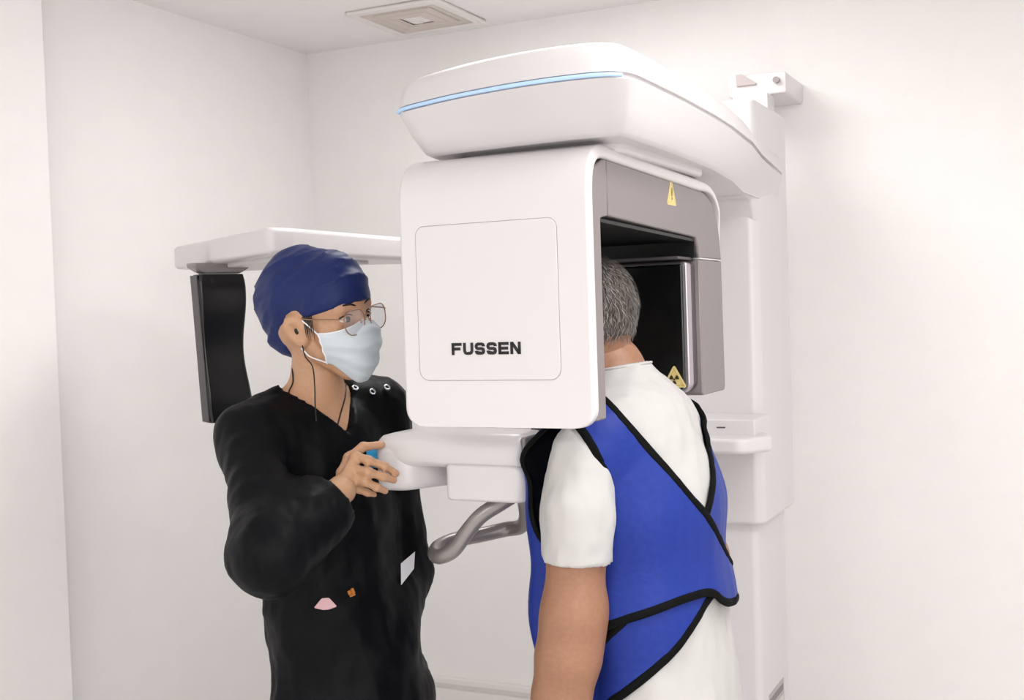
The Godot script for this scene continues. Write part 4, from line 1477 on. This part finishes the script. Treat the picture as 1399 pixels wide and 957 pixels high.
func build_hair(who, ht: Transform3D, base: Vector3):
	var rng := RandomNumberGenerator.new()
	rng.seed = 77
	var head := head_bones(1.03)
	var b := Buf.new()
	# close-cropped base coat
	wf.hair_inv = ht.affine_inverse()
	var coat := []
	for q in head.slice(0, 2):
		var e: Array = q.duplicate()
		e[2] += 0.004
		e[3] += 0.004
		coat.append(e)
	nets(b, at_head(coat, ht), 0.006, 0.005, "", "hair")
	b.paint(0, Color(0.075, 0.066, 0.062))
	# strands
	for k in 6500:
		var d := Vector3(rng.randf_range(-1, 1), rng.randf_range(-0.55, 1), rng.randf_range(-1, 0.75)).normalized()
		var lo := 0.04
		var hi := 0.16
		var c := Vector3(0, 0.03, -0.01)
		for j in 9:
			var r := (lo + hi) / 2
			if field(head, 0.006, c + d * r) < 0.0: lo = r
			else: hi = r
		var p := c + d * lo
		if hair_edge(p) > 0.004 * rng.randf_range(-1, 1): continue
		var flow := Vector3(rng.randf_range(-0.8, 0.8), -0.8, -0.5 if p.y > 0.06 else -0.05) + Vector3(0, 0, 0.2 * rng.randf_range(-1, 1))
		flow = (flow - d * flow.dot(d)).normalized()
		var side := flow.cross(d).normalized() * 0.0006
		var ln := rng.randf_range(0.012, 0.024)
		var tone := rng.randf()
		var col := Color(0.050, 0.041, 0.036).lerp(Color(0.42, 0.375, 0.345), tone * tone * (0.9 if p.y > -0.005 else 0.6))
		var from := b.v.size()
		var a0 := p + d * 0.003
		var a1 := p + d * 0.0065 + flow * ln * 0.5
		var a2 := p + d * 0.0065 + flow * ln
		for q in [a0 - side, a0 + side, a1 - side, a1 + side, a2]: b.v.append(ht * (q as Vector3))
		for q in [[0, 1, 2], [1, 3, 2], [2, 3, 4]]:
			var nn := (b.v[from + q[2]] - b.v[from + q[0]]).cross(b.v[from + q[1]] - b.v[from + q[0]])
			if nn.dot(ht.basis * d) > 0.0: b.i.append_array([from + q[0], from + q[1], from + q[2]])
			else: b.i.append_array([from + q[0], from + q[2], from + q[1]])
		b.paint(from, col)
	put("hair", b, mats.hair_grey, who, "short grey hair", base)
# above zero outside the hairline
func hair_edge(q: Vector3) -> float:
	var nape := -0.020 - q.y
	if q.z > -0.045: nape = lerpf(nape, 0.012 - q.y, smoothstep(-0.045, 0.0, q.z))
	if q.z > 0.03: nape = lerpf(nape, 0.075 - q.y, smoothstep(0.03, 0.08, q.z))
	return nape

# ------------------------------------------------------------------ lead apron: sheets laid round the torso by angle (0 back, 90 his left, 180 front) and height
var ap_p := PackedVector3Array()
var ap_n := PackedVector3Array()
var ap_r := PackedVector3Array()
const AP_T0 := -130.0
const AP_DT := 3.0
const AP_NT := 142
const AP_H0 := 0.64
const AP_DH := 0.0125
const AP_NH := 66
func apron_grid():
	for j in AP_NH:
		for i in AP_NT:
			var th := deg_to_rad(AP_T0 + AP_DT * i)
			var dir := W3(cos(th), -sin(th), 0)
			var c := W3(-0.71, 2.0, AP_H0 + AP_DH * j)
			var lo := 0.0
			var hi := 0.32
			for s in 11:
				var r := (lo + hi) / 2
				if field(wf.m_torso, 0.016, c + dir * r) < 0.0: lo = r
				else: hi = r
			ap_p.append(c + dir * lo)
			ap_n.append(normal_of(wf.m_torso, 0.016, c + dir * lo))
			ap_r.append(dir)
# surface point and outward direction; x angle in degrees, y height in centimetres
func ap_at(q: Vector2, off: float) -> Array:
	var x := clampf((q.x - AP_T0) / AP_DT, 0.0, AP_NT - 1.001)
	var y := clampf((q.y / 100.0 - AP_H0) / AP_DH, 0.0, AP_NH - 1.001)
	var i := int(x)
	var j := int(y)
	var fx := x - i
	var fy := y - j
	var k := j * AP_NT + i
	var p := ap_p[k].lerp(ap_p[k + 1], fx).lerp(ap_p[k + AP_NT].lerp(ap_p[k + AP_NT + 1], fx), fy)
	var n := ap_n[k].lerp(ap_n[k + 1], fx).lerp(ap_n[k + AP_NT].lerp(ap_n[k + AP_NT + 1], fx), fy).normalized()
	var r := ap_r[k].lerp(ap_r[k + 1], fx).normalized()
	# the stiff front panel hangs clear of the chest
	var clear := 0.085 * smoothstep(104.0, 132.0, q.x) * (1.0 - smoothstep(228.0, 250.0, q.x)) * (1.0 - smoothstep(129.0, 139.0, q.y))
	var wave := 0.0045 * folds.get_noise_2d(q.x * 0.03, q.y * 0.012)
	return [p + n * (off + wave) + r * clear, n.slerp(r, clear / 0.085) if clear > 0.0001 else n]
func sheet(b: Buf, region: PackedVector2Array, holes: Array, off: float, thick: float):
	for layer in 2:
		var seen := {}
		var lo := region[0]
		var hi := region[0]
		for q in region:
			lo = lo.min(q)
			hi = hi.max(q)
		var sx := 4.0
		var sy := 1.5
		for i in range(int(floor(lo.x / sx)), int(ceil(hi.x / sx))):
			for j in range(int(floor(lo.y / sy)), int(ceil(hi.y / sy))):
				var cell := PackedVector2Array([Vector2(i * sx, j * sy), Vector2((i + 1) * sx, j * sy), Vector2((i + 1) * sx, (j + 1) * sy), Vector2(i * sx, (j + 1) * sy)])
				var polys: Array = Geometry2D.intersect_polygons(cell, region)
				for hole in holes:
					var rest := []
					for q in polys: rest.append_array(Geometry2D.clip_polygons(q, hole))
					polys = rest
				for q in polys:
					var t := Geometry2D.triangulate_polygon(q)
					var ids := PackedInt32Array()
					for w in q:
						var key := Vector2i(roundi(w.x * 500.0), roundi(w.y * 500.0))
						if not seen.has(key):
							seen[key] = b.v.size()
							b.v.append(ap_at(w, off + (thick if layer == 0 else 0.0))[0])
						ids.append(seen[key])
					for k in range(0, t.size(), 3):
						var a := b.v[ids[t[k]]]
						var nn := (b.v[ids[t[k + 2]]] - a).cross(b.v[ids[t[k + 1]]] - a)
						var mid: Vector2 = (q[t[k]] + q[t[k + 1]] + q[t[k + 2]]) / 3.0
						var out: Vector3 = ap_at(mid, off)[1]
						if (nn.dot(out) > 0.0) == (layer == 0): b.i.append_array([ids[t[k]], ids[t[k + 1]], ids[t[k + 2]]])
						else: b.i.append_array([ids[t[k]], ids[t[k + 2]], ids[t[k + 1]]])
func ap_curve(l: Array, sub := 6, closed := false) -> PackedVector2Array:
	var p := []
	for q in l: p.append(Vector3(q[0], q[1] * 100.0, 0))
	var o := PackedVector2Array()
	for q in smooth_path(p, sub, closed): o.append(Vector2(q.x, q.y))
	return o
# flat tape over an edge
func tape(b: Buf, line: PackedVector2Array, off: float, half: float, closed := false):
	var n := line.size()
	var R := []
	for k in n:
		var here := ap_at(line[k], off)
		var a: Vector3 = ap_at(line[(k - 1 + n) % n] if (closed or k > 0) else line[k], off)[0]
		var c: Vector3 = ap_at(line[(k + 1) % n] if (closed or k < n - 1) else line[k], off)[0]
		var d := (c - a).normalized()
		var nn: Vector3 = here[1]
		nn = (nn - d * nn.dot(d)).normalized()
		var s := d.cross(nn)
		var ring := PackedVector3Array()
		for j in 10:
			var g := TAU * j / 10
			ring.append((here[0] as Vector3) + s * cos(g) * half + nn * sin(g) * 0.0042)
		R.append(ring)
	rings(b, R, true, true, closed)
func build_apron(who, base: Vector3):
	apron_grid()
	var v_edge := [[112, 1.404], [104, 1.397], [94, 1.381], [82, 1.343], [62.6, 1.281], [45.4, 1.230], [31.9, 1.196], [21.3, 1.169], [8.0, 1.142], [-8, 1.112], [-26, 1.085]]
	var hem := [[-26, 1.025], [-8, 1.028], [8, 1.034], [19.7, 1.045], [28.2, 1.060], [39.9, 1.065], [57.6, 1.061], [74.9, 1.046], [86.9, 1.032], [97.2, 1.016], [110, 0.985], [122, 0.94], [134, 0.85], [140, 0.76]]
	var front_neck := [[248, 1.36], [230, 1.385], [205, 1.36], [180, 1.345], [155, 1.36], [132, 1.395], [120, 1.405]]
	var left_hole := [[103, 1.358], [97, 1.334], [93.5, 1.300], [91.5, 1.256], [90, 1.21], [92, 1.165], [100, 1.13], [112, 1.125], [123, 1.15], [129, 1.20], [130, 1.26], [126, 1.31], [117, 1.35], [110, 1.365]]
	var turned := [[103, 1.358], [97, 1.334], [93.5, 1.300], [91.5, 1.256], [90, 1.21], [92, 1.165], [98, 1.135], [105, 1.13], [110, 1.16], [112, 1.21], [112, 1.27], [111, 1.32], [109, 1.35], [106, 1.362]]
	var region := PackedVector2Array()
	region.append_array(ap_curve(v_edge))
	region.append_array(ap_curve(hem))
	for q in [[248, 0.76]]: region.append(Vector2(q[0], q[1] * 100.0))
	region.append_array(ap_curve(front_neck))
	var hole := ap_curve(left_hole, 5, true)
	var b := Buf.new()
	sheet(b, region, [hole], 0.0125, 0.004)
	var ap := put("lead_apron", b, mats.apron, who, "royal blue wrap-round lead apron with black binding", base)
	b = Buf.new()
	sheet(b, region, [hole], 0.0085, 0.0035)
	put("lining", b, mats.lining, ap, "black apron lining", base)
	b = Buf.new()
	sheet(b, hole, [ap_curve(turned, 5, true)], 0.0085, 0.004)
	put("turned_lining", b, mats.lining, ap, "black lining turned out at the armhole", base)
	# right back panel, passing under the left one
	var v2 := [[-84, 1.375], [-60, 1.345], [-40, 1.315], [-20, 1.283], [-4, 1.257], [10, 1.234], [21.7, 1.210], [29, 1.190], [40, 1.165], [52, 1.13]]
	var r2 := ap_curve(v2)
	for q in [[52, 1.075], [30, 1.075], [-84, 1.00]]: r2.append(Vector2(q[0], q[1] * 100.0))
	b = Buf.new()
	sheet(b, r2, [], 0.0045, 0.0035)
	put("right_panel", b, mats.apron, ap, "", base)
	# flap wrapping round below
	var top3 := [[10, 1.064], [40, 1.075], [60, 1.071], [78, 1.056], [86, 1.030], [92, 1.012], [99, 0.992], [112, 0.962], [125, 0.92]]
	var low3 := [[125, 0.80], [112, 0.835], [96.4, 0.884], [86.4, 0.909], [71.9, 0.948], [58.9, 0.983], [45.4, 1.020], [31.9, 1.047], [20, 1.062]]
	var r3 := ap_curve(top3)
	r3.append_array(ap_curve(low3))
	b = Buf.new()
	sheet(b, r3, [], 0.0045, 0.0035)
	put("flap", b, mats.apron, ap, "", base)
	for q in [[ap_curve(v_edge), 0.0145, false], [ap_curve(hem), 0.0145, false], [hole, 0.0135, true], [ap_curve(v2), 0.0065, false], [ap_curve(low3), 0.0065, false], [ap_curve(top3), 0.0065, false]]:
		b = Buf.new()
		tape(b, q[0], q[1], 0.0078, q[2])
		put("binding", b, mats.binding, ap, "", base)
